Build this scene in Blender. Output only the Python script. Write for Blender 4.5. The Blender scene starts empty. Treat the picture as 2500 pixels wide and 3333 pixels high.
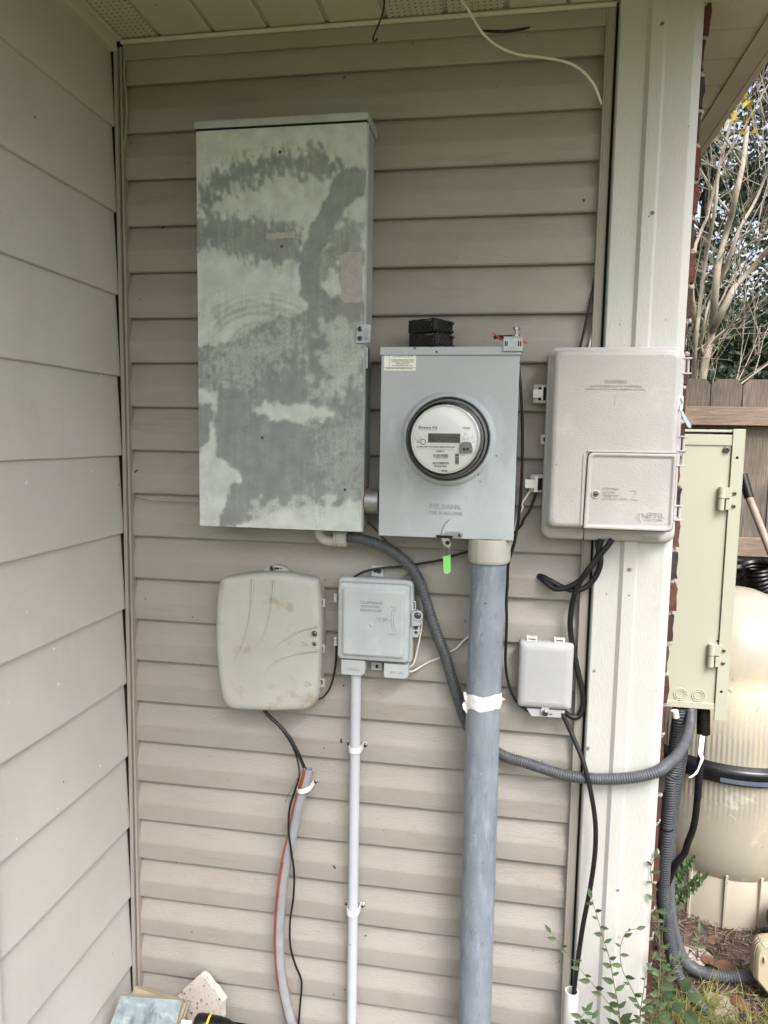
import bpy, math, random
import numpy as np
from mathutils import Vector, Matrix
random.seed(7); rng = np.random.default_rng(7)
R = math.radians
scn = bpy.context.scene
COL = scn.collection
# ---------------------------------------------------------------- camera
CAM = np.array([.8624, -1.5818, 1.58]); YAW, PIT, ROL, F = .16315, -.10444, .017015, 2348.9
cy, sy, cp, sp = math.cos(YAW), math.sin(YAW), math.cos(PIT), math.sin(PIT)
fw = np.array([-sy*cp, cy*cp, sp]); r0 = np.array([cy, sy, 0.]); u0 = np.cross(r0, fw)
cr, sr = math.cos(ROL), math.sin(ROL)
rt, up = r0*cr+u0*sr, u0*cr-r0*sr
cd = bpy.data.cameras.new('camera'); cam = bpy.data.objects.new('camera', cd); COL.objects.link(cam)
cam.matrix_world = Matrix(((rt[0], up[0], -fw[0], CAM[0]), (rt[1], up[1], -fw[1], CAM[1]), (rt[2], up[2], -fw[2], CAM[2]), (0, 0, 0, 1)))
cd.sensor_fit = 'VERTICAL'; cd.sensor_height = 36; cd.lens = 36*F/3333.0
cd.clip_start = .02; cd.clip_end = 400
scn.camera = cam
# ---------------------------------------------------------------- world, sun, exposure
SUN_EL, SUN_AZ = R(52), R(-32)      # azimuth of the sun measured from -y (towards the viewer) to +x
w = bpy.data.worlds.new('World'); scn.world = w; w.use_nodes = True
nt = w.node_tree; bg = nt.nodes['Background']
sky = nt.nodes.new('ShaderNodeTexSky'); sky.sky_type = 'NISHITA'; sky.sun_disc = False
sky.sun_elevation = SUN_EL; sky.sun_rotation = R(180)+SUN_AZ; sky.air_density = 1.0; sky.dust_density = 5.0; sky.ozone_density = .8
hs = nt.nodes.new('ShaderNodeHueSaturation'); hs.inputs['Saturation'].default_value = .44; hs.inputs['Value'].default_value = 1.0
nt.links.new(sky.outputs[0], hs.inputs['Color']); nt.links.new(hs.outputs[0], bg.inputs['Color'])
bg.inputs['Strength'].default_value = .15
sl = bpy.data.lights.new('sun', 'SUN'); sl.energy = 1.25; sl.angle = R(26); sl.color = (1, .98, .96)
sun = bpy.data.objects.new('sun', sl); COL.objects.link(sun)
sd = Vector((math.cos(SUN_EL)*math.sin(-SUN_AZ), -math.cos(SUN_EL)*math.cos(SUN_AZ), math.sin(SUN_EL)))
sun.location = sd*10; sun.rotation_euler = sd.to_track_quat('Z', 'Y').to_euler()
scn.view_settings.view_transform = 'Standard'; scn.view_settings.look = 'None'; scn.view_settings.gamma = 1
scn.view_settings.exposure = 1.25
scn.render.engine = 'CYCLES'
scn.cycles.max_bounces = 10; scn.cycles.transparent_max_bounces = 24
scn.render.resolution_x = 768; scn.render.resolution_y = 1024

# ---------------------------------------------------------------- measuring helpers
def ray(a, b): return rt*(a-1250)/F+up*(1666.5-b)/F+fw
def aty(a, b, y):
    d = ray(a, b); return Vector(CAM+d*(y-CAM[1])/d[1])
def atz(a, b, z):
    d = ray(a, b); return Vector(CAM+d*(z-CAM[2])/d[2])
ZT = {'A': (.7535, 0, 0), 'B': (.7535, 1250, 0), 'C': (.42194, 600, 1000), 'D': (.3616, 1200, 1000), 'E': (.4822, 1700, 1000),
      'F': (.3617, 600, 1700), 'G': (.2486, 1050, 1700), 'H': (.3617, 1400, 1700), 'I': (.4068, 1900, 1700), 'J': (.4822, 1700, 2500),
      'K': (.5425, 800, 2300), 'L': (.3617, 300, 3000), 'M': (.467, 0, 2300), 'O': (1.5069, 0, 0), 'N': (.3164, 2100, 700),
      'S': (1, 0, 0), 'Q': (.3617, 1900, 0), 'T': (.2861, 2050, 2700), 'U': (.19289, 1280, 1340), 'V': (.15823, 1700, 1050)}
def px(z, a, b): s, x, y = ZT[z]; return x+a*s, y+b*s
def P(z, a, b, y): return aty(*px(z, a, b), y)      # a measured sight line met with the plane the thing stands in
def smooth(t): t = np.clip(t, 0, 1); return t*t*(3-2*t)
def vnoise(x, y, seed=0):
    x = np.asarray(x, float); y = np.asarray(y, float)
    xi, yi = np.floor(x).astype(np.int64), np.floor(y).astype(np.int64); fx, fy = x-xi, y-yi
    fx, fy = fx*fx*(3-2*fx), fy*fy*(3-2*fy)
    def h(a, b):
        n = (a*374761393+b*668265263+seed*1442695041) & 0xffffffff
        n = ((n ^ (n >> 13))*1274126177) & 0xffffffff
        return ((n ^ (n >> 16)) & 0xffff)/65535.0
    return (h(xi, yi)*(1-fx)+h(xi+1, yi)*fx)*(1-fy)+(h(xi, yi+1)*(1-fx)+h(xi+1, yi+1)*fx)*fy
def fbm(x, y, seed=0, o=4):
    s, a, t = 0, .5, 0
    for i in range(o): s = s+a*vnoise(x*2**i, y*2**i, seed+i); t += a; a *= .5
    return s/t

# ---------------------------------------------------------------- objects
def tag(o, label=None, cat=None, group=None, kind=None):
    if label: o['label'] = label
    if cat: o['category'] = cat
    if group: o['group'] = group
    if kind: o['kind'] = kind
    return o
def thing(name, label, cat, loc=(0, 0, 0), group=None):
    o = bpy.data.objects.new(name, None); COL.objects.link(o); o.location = Vector(loc); o.empty_display_size = .05
    return tag(o, label, cat, group)
def wloc(o):
    v = Vector((0, 0, 0))
    while o: v += o.location; o = o.parent
    return v
class MB:
    def __init__(s): s.v = []; s.f = []; s.m = []; s.t = []; s.sm = []
    def add(s, vs, fs, mi=0, tint=0., smooth=False):
        b = len(s.v); s.v += [tuple(v) for v in vs]
        for f in fs: s.f.append([i+b for i in f]); s.m.append(mi); s.t.append(tint); s.sm.append(smooth)
        return s
    def box(s, x0, x1, y0, y1, z0, z1, mi=0, tint=0., M=None):
        vs = [Vector((x, y, z)) for z in (z0, z1) for y in (y0, y1) for x in (x0, x1)]
        if M is not None: vs = [M @ v for v in vs]
        return s.add(vs, [(0, 2, 3, 1), (4, 5, 7, 6), (0, 1, 5, 4), (2, 6, 7, 3), (0, 4, 6, 2), (1, 3, 7, 5)], mi, tint)
    def rings(s, rs, cap0=False, cap1=True, mi=0, smooth=True, closed=True, tint=0.):
        n = len(rs[0]); vs = [p for r in rs for p in r]; fs = []
        for i in range(len(rs)-1):
            for j in range(n if closed else n-1):
                k = (j+1) % n; fs.append((i*n+j, i*n+k, (i+1)*n+k, (i+1)*n+j))
        s.add(vs, fs, mi, tint, smooth)
        if cap0: s.add(rs[0], [tuple(range(n))[::-1]], mi, tint)
        if cap1: s.add(rs[-1], [tuple(range(n))], mi, tint)
        return s
    def lathe(s, c, prof, axis='y', n=48, mi=0, smooth=True, sx=1., cap0=False, cap1=False, tint=0.):
        rs = []
        for r, h in prof:
            ring = []
            for i in range(n):
                a = 2*math.pi*i/n
                if axis == 'y': ring.append((c[0]+r*math.cos(a)*sx, c[1]+h, c[2]+r*math.sin(a)))
                elif axis == 'z': ring.append((c[0]+r*math.cos(a), c[1]+r*math.sin(a), c[2]+h))
                else: ring.append((c[0]+h, c[1]+r*math.cos(a), c[2]+r*math.sin(a)))
            rs.append(ring)
        return s.rings(rs, cap0, cap1, mi, smooth, tint=tint)
    def tube(s, pts, r, n=10, mi=0, cap=True, stripe=None, tint=0.):
        pts = [Vector(p) for p in pts]; N = len(pts)
        t = [(pts[min(i+1, N-1)]-pts[max(i-1, 0)]).normalized() for i in range(N)]
        a = Vector((0, 0, 1)) if abs(t[0].z) < .9 else Vector((1, 0, 0))
        nn = (a-t[0]*a.dot(t[0])).normalized(); rs = []
        for i in range(N):
            nn = (nn-t[i]*nn.dot(t[i])).normalized(); b = t[i].cross(nn)
            rr = r(i) if callable(r) else (r[i] if isinstance(r, (list, np.ndarray)) else r)
            rs.append([pts[i]+(nn*math.cos(2*math.pi*k/n)+b*math.sin(2*math.pi*k/n))*rr for k in range(n)])
        b0 = len(s.f); s.rings(rs, cap, cap, mi, True, tint=tint)
        if stripe:
            for i in range(N-1):
                for k in stripe: s.m[b0+i*n+k] = 1
        return s
    def prism(s, poly, y0, y1, mi=0, tint=0., smooth=False):   # poly in (x, z), extruded along y
        return s.rings([[(x, y1, z) for x, z in poly], [(x, y0, z) for x, z in poly]], True, True, mi, smooth, tint=tint)
def spline(pts, step=.006):
    pts = [Vector(p) for p in pts]
    if len(pts) == 2:
        n = max(2, int((pts[1]-pts[0]).length/step)); return [pts[0].lerp(pts[1], i/n) for i in range(n+1)]
    q = [pts[0]*2-pts[1]]+pts+[pts[-1]*2-pts[-2]]; out = []
    for i in range(1, len(q)-2):
        a, b, c, d = q[i-1:i+3]; L = (c-b).length; n = max(1, int(L/step+.5))
        ta, tb, tc = max((b-a).length, 1e-6)**.5, max(L, 1e-6)**.5, max((d-c).length, 1e-6)**.5
        m1 = ((b-a)/ta-(c-a)/(ta+tb)+(c-b)/tb)*tb; m2 = ((c-b)/tb-(d-b)/(tb+tc)+(d-c)/tc)*tb
        for k in range(n):
            t = k/n; out.append(b*(2*t**3-3*t*t+1)+m1*(t**3-2*t*t+t)+c*(-2*t**3+3*t*t)+m2*(t**3-t*t))
    out.append(pts[-1]); return out
def obj(name, mb, mats, parent=None, bevel=0, seg=2, sub=0):
    me = bpy.data.meshes.new(name); base = wloc(parent) if parent else None
    if base is None:
        A = np.array(mb.v); base = Vector(((A[:, 0].min()+A[:, 0].max())/2, (A[:, 1].min()+A[:, 1].max())/2, A[:, 2].min()))
        own = base
    else: own = Vector((0, 0, 0))
    A = np.array(mb.v, dtype=float)-np.array(base)
    me.from_pydata(A.tolist(), [], mb.f)
    if not isinstance(mats, (list, tuple)): mats = [mats]
    for m in mats: me.materials.append(m)
    me.polygons.foreach_set('material_index', mb.m); me.polygons.foreach_set('use_smooth', mb.sm)
    if any(mb.t):
        at = me.attributes.new('tint', 'FLOAT', 'FACE'); at.data.foreach_set('value', mb.t)
    me.update()
    o = bpy.data.objects.new(name, me); COL.objects.link(o); o.location = own; o.parent = parent
    if bevel:
        b = o.modifiers.new('bevel', 'BEVEL'); b.width = bevel; b.segments = seg; b.limit_method = 'ANGLE'; b.angle_limit = R(40)
    return o
def rr(x0, x1, z0, z1, r, n=6):
    out = []
    for cx, cz, a0 in ((x1-r, z1-r, 0), (x0+r, z1-r, 90), (x0+r, z0+r, 180), (x1-r, z0+r, 270)):
        for i in range(n+1): a = R(a0+90*i/n); out.append((cx+r*math.cos(a), cz+r*math.sin(a)))
    return out
def rpoly(cs, rad, n=6):
    out = []; N = len(cs)
    if not isinstance(rad, (list, tuple)): rad = [rad]*N
    for i in range(N):
        p, a, b = Vector(cs[i]), Vector(cs[i-1]), Vector(cs[(i+1) % N]); r = rad[i]
        if r <= 0: out.append(tuple(p)); continue
        p0, p1 = p+(a-p).normalized()*r, p+(b-p).normalized()*r
        for k in range(n+1): t = k/n; q = p0*(1-t)**2+p*2*t*(1-t)+p1*t*t; out.append(tuple(q))
    return out
def inset(poly, d):
    A = np.array(poly); c = (A.max(0)+A.min(0))/2; h = (A.max(0)-A.min(0))/2; s = (h-d)/h
    return [tuple(c+(p-c)*s) for p in A]
def shell(mb, poly, levels, mi=0, cap=True, smooth=True):   # levels: (inset, y)
    mb.rings([[(x, y, z) for x, z in inset(poly, d)] for d, y in levels], False, cap, mi, smooth); return mb
def text(body, x0, x1, zb, h, y, mt, parent, ext=.0005, off=0., name='lettering', rot=0., wide=True, axis='y'):
    c = bpy.data.curves.new('t', 'FONT'); c.body = body; c.size = 1; c.extrude = 1; c.offset = off; c.resolution_u = 3
    c.space_line = .95; c.align_x = 'CENTER'
    o = bpy.data.objects.new('t', c); COL.objects.link(o); dg = bpy.context.evaluated_depsgraph_get()
    me = bpy.data.meshes.new_from_object(o.evaluated_get(dg)); COL.objects.unlink(o); bpy.data.objects.remove(o); bpy.data.curves.remove(c)
    n = len(me.vertices); co = np.zeros(n*3); me.vertices.foreach_get('co', co); co = co.reshape(-1, 3)
    mn, mx = co.min(0), co.max(0); sc = h/(mx[1]-mn[1]); sxx = (x1-x0)/(mx[0]-mn[0]) if wide else sc
    X = (co[:, 0]-(mn[0]+mx[0])/2)*sxx; Zc = (co[:, 1]-mn[1])*sc-h/2; D = co[:, 2]*ext
    ca, sa = math.cos(rot), math.sin(rot); xc = (x0+x1)/2; zc = zb+h/2; b = wloc(parent)
    W = np.stack([xc+X*ca-Zc*sa-b[0], y-D-b[1], zc+X*sa+Zc*ca-b[2]], 1)
    me.vertices.foreach_set('co', W.ravel()); me.materials.clear(); me.materials.append(mt); me.update(); me.name = name
    q = bpy.data.objects.new(name, me); COL.objects.link(q); q.parent = parent; return q

# ---------------------------------------------------------------- materials
def mat(name, col, rough=.55, var=.08, vs=6., col2=None, c2=(0, 0, 0), bump=0., bs=200., stretch=(1, 1, 1), metal=0., spec=.4,
        specks=None, tint=0., blot=None, grain=None, coat=0., mix2=None):
    m = bpy.data.materials.new(name); m.use_nodes = True; n = m.node_tree.nodes; l = m.node_tree.links; b = n['Principled BSDF']
    b.inputs['Roughness'].default_value = rough; b.inputs['Metallic'].default_value = metal
    b.inputs['Specular IOR Level'].default_value = spec; b.inputs['Coat Weight'].default_value = coat
    tc = n.new('ShaderNodeTexCoord').outputs['Object']
    def noise(scale, det=4, st=None, ro=.55):
        t = n.new('ShaderNodeTexNoise'); t.inputs['Scale'].default_value = scale; t.inputs['Detail'].default_value = det; t.inputs['Roughness'].default_value = ro
        v = tc
        if st: mp = n.new('ShaderNodeMapping'); mp.inputs['Scale'].default_value = st; l.new(tc, mp.inputs[0]); v = mp.outputs[0]
        l.new(v, t.inputs['Vector']); return t.outputs['Fac']
    def ramp(src, a, c, lo=0., hi=1.):
        r_ = n.new('ShaderNodeMapRange'); r_.inputs['From Min'].default_value = a; r_.inputs['From Max'].default_value = c
        r_.inputs['To Min'].default_value = lo; r_.inputs['To Max'].default_value = hi; l.new(src, r_.inputs[0]); return r_.outputs[0]
    def mixc(f, A, B):
        x = n.new('ShaderNodeMix'); x.data_type = 'RGBA'
        if hasattr(f, 'links') or hasattr(f, 'is_linked'): l.new(f, x.inputs[0])
        else: x.inputs[0].default_value = f
        for s_, q in ((x.inputs[6], A), (x.inputs[7], B)):
            if isinstance(q, tuple): s_.default_value = (*q, 1)
            else: l.new(q, s_)
        return x.outputs[2]
    c = col
    dk = tuple(v*(1-var*1.6) for v in col); lt = tuple(min(1, v*(1+var*1.2)) for v in col)
    c = mixc(ramp(noise(vs, 5), .3, .7), dk, lt)
    if col2: # patches of a second colour; blot = (scale, lo, hi, stretch)
        s_, lo, hi, st = blot or (8, .5, .6, None)
        c = mixc(ramp(noise(s_, 6, st, .65), lo, hi), c, col2)
    if mix2:
        for (cc, s_, lo, hi, st) in mix2: c = mixc(ramp(noise(s_, 6, st, .65), lo, hi), c, cc)
    if grain: # (scale, stretch, amount)
        g = ramp(noise(grain[0], 3, grain[1]), .3, .7, 1-grain[2], 1+grain[2])
        x = n.new('ShaderNodeVectorMath'); x.operation = 'SCALE'; l.new(c, x.inputs[0]); l.new(g, x.inputs['Scale']); c = x.outputs[0]
    if tint:
        at = n.new('ShaderNodeAttribute'); at.attribute_name = 'tint'
        g = ramp(at.outputs['Fac'], -1, 1, 1-tint, 1+tint)
        x = n.new('ShaderNodeVectorMath'); x.operation = 'SCALE'; l.new(c, x.inputs[0]); l.new(g, x.inputs['Scale']); c = x.outputs[0]
    if specks: # (scale, radius, density, colour)
        for k, (s_, rd, den, sc) in enumerate(specks if isinstance(specks, list) else [specks]):
            v = n.new('ShaderNodeTexVoronoi'); v.inputs['Scale'].default_value = s_; v.inputs['Randomness'].default_value = 1
            dn = n.new('ShaderNodeTexNoise'); dn.inputs['Scale'].default_value = s_*4; l.new(tc, dn.inputs['Vector'])
            ad = n.new('ShaderNodeVectorMath'); ad.operation = 'MULTIPLY_ADD'; l.new(dn.outputs['Color'], ad.inputs[0]); ad.inputs[1].default_value = (.25/s_,)*3; l.new(tc, ad.inputs[2])
            l.new(ad.outputs[0], v.inputs['Vector'])
            f1 = ramp(v.outputs['Distance'], rd, rd*.6); sep = n.new('ShaderNodeSeparateColor'); l.new(v.outputs['Color'], sep.inputs[0])
            f2 = ramp(sep.outputs[0], den, den*.8); mu = n.new('ShaderNodeMath'); mu.operation = 'MULTIPLY'; l.new(f1, mu.inputs[0]); l.new(f2, mu.inputs[1])
            c = mixc(mu.outputs[0], c, sc)
    l.new(c, b.inputs['Base Color']); m['c'] = 0
    if bump:
        bp = n.new('ShaderNodeBump'); bp.inputs['Strength'].default_value = bump; bp.inputs['Distance'].default_value = .002
        l.new(noise(bs, 3, stretch), bp.inputs['Height']); l.new(bp.outputs[0], b.inputs['Normal'])
    rv = ramp(noise(vs*2.3, 3), .3, .7, max(0, rough-.08), min(1, rough+.08)); l.new(rv, b.inputs['Roughness'])
    return m
DK = (.05, .045, .04)
m_siding = mat('beige_vinyl', (.318, .296, .270), .5, .06, 3, bump=.55, bs=60, stretch=(1.2, 1, 14), grain=(60, (1, 1, 12), .035),
               specks=[(14, .06, .4, DK), (34, .085, .16, (.13, .115, .1)), (60, .1, .08, (.16, .14, .12))], mix2=[((.285, .24, .215), 2.2, .54, .75, (1, 1, 2)), ((.235, .208, .185), 7, .56, .8, (.5, 1, 3)), ((.37, .348, .32), 5, .62, .8, (.5, 1, 2))])
m_trim = mat('beige_trim', (.315, .285, .255), .5, .05, 5, specks=(30, .09, .05, DK))
m_lap = mat('painted_lap_board', (.52, .508, .49), .6, .05, 3, bump=.5, bs=420, specks=[(12, .05, .35, (.75, .74, .7)), (15, .05, .25, (.12, .11, .1)), (40, .08, .1, (.25, .23, .2))], mix2=[((.47, .46, .435), 6, .56, .78, (1, 1, .5)), ((.52, .51, .49), 11, .6, .8, None)])
m_pillar = mat('cream_vinyl', (.49, .487, .468), .5, .03, 4, bump=.6, bs=55, stretch=(14, 14, 1.2), grain=(60, (12, 12, 1), .03),
               specks=[(16, .1, .4, (.12, .11, .1)), (45, .1, .10, DK)], mix2=[((.43, .42, .385), 7, .66, .8, None)])
m_soffit = mat('cream_soffit', (.56, .53, .44), .5, .05, 4, specks=(25, .07, .06, DK))
m_white = mat('white_plastic', (.68, .67, .65), .45, .04, 10)
m_cream = mat('white_cable_jacket', (.72, .69, .62), .45, .08, 30)
m_black = mat('black_jacket', (.012, .012, .013), .38, .2, 40, specks=(90, .16, .12, (.12, .11, .1)))
m_blackp = mat('black_plastic', (.007, .007, .008), .28, .25, 60, bump=.08, bs=150, specks=(60, .12, .04, (.06, .06, .06)))
m_dark = mat('dark_gap', (.01, .009, .008), .9, .1, 5)
m_galv = mat('galvanised_steel', (.36, .37, .38), .42, .14, 60, metal=.75, bump=.12, bs=120, col2=(.24, .24, .25), blot=(40, .55, .75, None))
m_screw = mat('screw_metal', (.34, .33, .31), .35, .2, 200, metal=.85)
m_rust = mat('rust', (.2, .09, .055), .8, .3, 80)
m_socket = mat('grey_enamel', (.40, .425, .45), .38, .045, 5, bump=.03, bs=90, specks=[(13.9, .055, .35, (.14, .14, .14)), (40, .1, .08, DK)],
               mix2=[((.45, .485, .525), 9, .52, .62, (1, 1, .45)), ((.32, .35, .38), 20, .62, .76, (1, 1, .5))])
m_nid = mat('grey_abs', (.41, .44, .46), .5, .06, 14, bump=.2, bs=260, mix2=[((.46, .49, .51), 26, .54, .72, (1, 1, .7)), ((.3, .32, .32), 34, .68, .85, None)], specks=(45, .09, .05, DK))
m_bigbox = mat('warm_grey_plastic', (.425, .405, .403), .6, .04, 12, bump=.45, bs=420, mix2=[((.36, .34, .338), 150, .6, .76, None), ((.5, .48, .475), 8, .55, .7, None)], specks=(30, .06, .05, DK))
m_bigtxt = mat('emboss_shade_grey', (.385, .365, .362), .6, .04, 12)  # letters tinted darker than the box to paint in their emboss shading
m_soctxt = mat('emboss_shade_blue', (.31, .34, .37), .45, .04, 12)  # darker tone stands in for shading on the raised socket lettering
m_nidtxt = mat('emboss_shade_abs', (.31, .34, .36), .5, .04, 12)  # emboss shading put into the colour of the letters and arrow
m_fiber = mat('stone_plastic', (.405, .405, .38), .55, .05, 9, bump=.12, bs=200, mix2=[((.33, .30, .245), 13, .56, .66, None), ((.5, .495, .46), 17, .66, .76, (1, 1, .6))], specks=(45, .07, .07, DK))
m_small = mat('light_grey_plastic', (.385, .39, .405), .55, .04, 14, bump=.25, bs=350, specks=[(150, .2, .12, (.38, .35, .31))])
m_pvc = mat('blue_grey_conduit', (.19, .215, .255), .5, .1, 10, bump=.15, bs=120, mix2=[((.26, .295, .35), 75, .5, .7, (1, 1, .2)), ((.12, .138, .17), 60, .58, .72, (1, 1, .5)), ((.24, .265, .30), 6, .5, .7, (1, 1, .4))], specks=[(40, .1, .12, (.1, .11, .13)), (110, .14, .08, (.5, .52, .54))])
m_pvcfit = mat('tan_grey_fitting', (.42, .41, .375), .5, .06, 20, specks=(60, .1, .05, DK))
m_wpipe = mat('pale_conduit', (.46, .485, .53), .42, .04, 12, specks=(40, .07, .08, DK))
m_hose = mat('grey_flex', (.075, .08, .09), .42, .12, 40, mix2=[((.13, .138, .15), 55, .6, .75, None)])
m_hosed = mat('dark_grey_flex', (.05, .055, .062), .5, .15, 40, mix2=[((.12, .12, .125), 55, .6, .75, None)])
m_duct = mat('grey_duct', (.27, .28, .30), .45, .08, 30)
m_orange = mat('orange_stripe', (.33, .08, .035), .5, .1, 30)
m_tape = mat('white_tape', (.8, .78, .74), .6, .06, 60, bump=.9, bs=90)
m_green = mat('lime_plastic', (.22, .62, .16), .35, .06, 30)
m_red = mat('red_wire', (.6, .05, .03), .45, .1, 30)
m_beige = mat('beige_enamel', (.42, .418, .335), .4, .02, 4, specks=(18, .05, .07, (.2, .19, .13)))
m_pump = mat('tan_enamel', (.45, .39, .28), .45, .05, 10)
m_shell = mat('cream_fibreglass', (.36, .335, .275), .33, .06, 3, bump=.05, bs=30, mix2=[((.45, .39, .26), 5, .54, .72, (1, 1, .5)), ((.55, .53, .46), 9, .6, .72, None), ((.8, .78, .7), 60, .7, .75, (2, 2, .25))], specks=(40, .08, .1, (.18, .14, .08)))
m_base = mat('cream_base', (.45, .41, .33), .5, .06, 5, specks=[(30, .1, .15, (.15, .1, .06)), (60, .1, .1, (.2, .15, .1))], mix2=[((.42, .35, .24), 7, .58, .75, None)])
m_band = mat('black_clamp', (.012, .013, .015), .22, .2, 20)
m_plate = mat('blue_grey_plate', (.07, .09, .13), .35, .1, 20)
m_face = mat('meter_face', (.86, .86, .855), .4, .015, 10)
m_print = mat('black_print', (.02, .02, .022), .6, .1, 10)
m_label = mat('label_white', (.82, .82, .8), .5, .02, 10)
m_lgrey = mat('pale_print', (.42, .42, .42), .6, .05, 10)
m_lcd = mat('lcd_grey', (.12, .125, .10), .25, .04, 10)
m_seg = mat('lcd_segments', (.035, .036, .03), .4, .1, 10)
m_port = mat('port_grey', (.25, .25, .26), .4, .05, 20)
m_copper = mat('copper_line', (.55, .27, .13), .3, .1, 20, metal=.5)
m_paper = mat('torn_sticker', (.40, .385, .375), .9, .06, 60, bump=1., bs=400, mix2=[((.5, .48, .465), 180, .55, .7, None)])
m_brick = [mat('red_brick', (.10, .038, .028), .9, .2, 40, bump=.9, bs=160, tint=.3), mat('brown_brick', (.075, .042, .034), .9, .2, 40, bump=.9, bs=160, tint=.3),
           mat('dark_brick', (.04, .032, .03), .9, .25, 50, bump=.9, bs=160, tint=.3)]
m_mortar = mat('pale_mortar', (.36, .335, .3), .95, .15, 60, bump=1., bs=180)
m_wood = mat('weathered_boards', (.145, .12, .1), .85, .2, 6, bump=.5, bs=30, stretch=(12, 12, .8), tint=.22, grain=(22, (10, 10, .5), .3), mix2=[((.08, .062, .052), 9, .56, .72, (5, 5, .4))])
m_rail = mat('weathered_rail', (.225, .172, .132), .8, .12, 5, bump=.5, bs=30, stretch=(.8, 12, 12), grain=(30, (.5, 9, 9), .28), mix2=[((.1, .07, .05), 10, .62, .74, (.6, 6, 6))])
m_bark = mat('pale_bark', (.34, .30, .24), .85, .15, 6, bump=.5, bs=40, mix2=[((.13, .13, .05), 3, .53, .66, (1, 1, .5)), ((.12, .1, .08), 9, .6, .72, (1, 1, .4))])
m_barkd = mat('brown_bark', (.085, .06, .045), .9, .2, 8, bump=.8, bs=30, stretch=(1, 1, .3))
m_twig = mat('grey_twig', (.2, .17, .14), .85, .2, 20)
def leafmat(name, col, tint=.45, rough=.55, trans=.25):
    m = mat(name, col, rough, .15, 9, tint=tint); n = m.node_tree.nodes; l = m.node_tree.links; b = n['Principled BSDF']
    t = n.new('ShaderNodeBsdfTranslucent'); x = n.new('ShaderNodeMixShader'); x.inputs[0].default_value = trans
    src = b.inputs['Base Color'].links[0].from_socket; l.new(src, t.inputs[0])
    out = n['Material Output']; l.new(b.outputs[0], x.inputs[1]); l.new(t.outputs[0], x.inputs[2]); l.new(x.outputs[0], out.inputs[0]); return m
m_leafd = leafmat('dark_evergreen', (.035, .052, .028), .6)
m_leafm = leafmat('mid_green_leaf', (.07, .1, .035), .5)
m_leafy = leafmat('yellow_leaf', (.32, .26, .03), .4)
m_weed = leafmat('weed_leaf', (.065, .10, .045), .6)
m_grassb = leafmat('grass_blade', (.17, .18, .05), .65)
m_stem = mat('weed_stem', (.13, .11, .055), .7, .2, 40)
m_dead = leafmat('dead_leaf', (.15, .075, .045), .5, .8, .1)
m_straw = mat('straw', (.18, .135, .10), .8, .2, 30, tint=.6)
m_slate = mat('blue_grey_slate', (.24, .295, .32), .55, .2, 14, bump=.8, bs=50, mix2=[((.10, .13, .145), 12, .46, .62, (1.6, 1, .8)), ((.38, .43, .45), 40, .5, .74, None), ((.16, .09, .06), 14, .64, .72, (1.5, 1, .6))])
m_tan = mat('tan_tile', (.33, .28, .21), .8, .08, 14, bump=.3, bs=80)
m_conc = mat('pitted_concrete', (.39, .355, .32), .9, .1, 12, bump=.9, bs=120, specks=[(90, .3, .5, (.13, .1, .08)), (160, .3, .4, (.2, .17, .14)), (45, .16, .5, (.1, .08, .06))])
m_concw = mat('broken_face', (.62, .595, .55), .9, .06, 20, bump=1., bs=90, specks=(70, .2, .12, (.2, .17, .13)))
m_yellow = mat('yellow_plastic', (.75, .48, .03), .4, .05, 20)
m_card = mat('off_white_card', (.68, .63, .53), .8, .04, 20)

# perforated soffit: rows of small punched holes
def perf_mat():
    m = mat('perforated_soffit', (.56, .53, .44), .5, .05, 4); n = m.node_tree.nodes; l = m.node_tree.links; b = n['Principled BSDF']
    tc = n.new('ShaderNodeTexCoord'); sx = n.new('ShaderNodeSeparateXYZ'); l.new(tc.outputs['Object'], sx.inputs[0])
    def M2(op, a, c):
        q = n.new('ShaderNodeMath'); q.operation = op
        for i, s_ in enumerate((a, c)):
            if s_ is None: continue
            if isinstance(s_, (int, float)): q.inputs[i].default_value = s_
            else: l.new(s_, q.inputs[i])
        return q.outputs[0]
    P_ = .0125
    fx = M2('SUBTRACT', M2('FRACT', M2('DIVIDE', sx.outputs[0], P_), None), .5); fy = M2('SUBTRACT', M2('FRACT', M2('DIVIDE', sx.outputs[1], P_), None), .5)
    d = M2('ADD', M2('MULTIPLY', fx, fx), M2('MULTIPLY', fy, fy)); h = M2('LESS_THAN', d, .022)
    x = n.new('ShaderNodeMix'); x.data_type = 'RGBA'; l.new(h, x.inputs[0]); l.new(b.inputs['Base Color'].links[0].from_socket, x.inputs[6]); x.inputs[7].default_value = (.02, .02, .018, 1)
    l.new(x.outputs[2], b.inputs['Base Color']); return m
m_perf = perf_mat()
# clear cover: a thin pane that mirrors at grazing angles
m_glass = bpy.data.materials.new('clear_cover'); m_glass.use_nodes = True
_n = m_glass.node_tree.nodes; _l = m_glass.node_tree.links; _n.remove(_n['Principled BSDF'])
_t = _n.new('ShaderNodeBsdfTransparent'); _t.inputs[0].default_value = (.985, .99, .99, 1); _g = _n.new('ShaderNodeBsdfGlossy'); _g.inputs['Roughness'].default_value = .04
_f = _n.new('ShaderNodeFresnel'); _f.inputs[0].default_value = 1.5; _x = _n.new('ShaderNodeMixShader')
_l.new(_f.outputs[0], _x.inputs[0]); _l.new(_t.outputs[0], _x.inputs[1]); _l.new(_g.outputs[0], _x.inputs[2]); _l.new(_x.outputs[0], _n['Material Output'].inputs[0])
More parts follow.
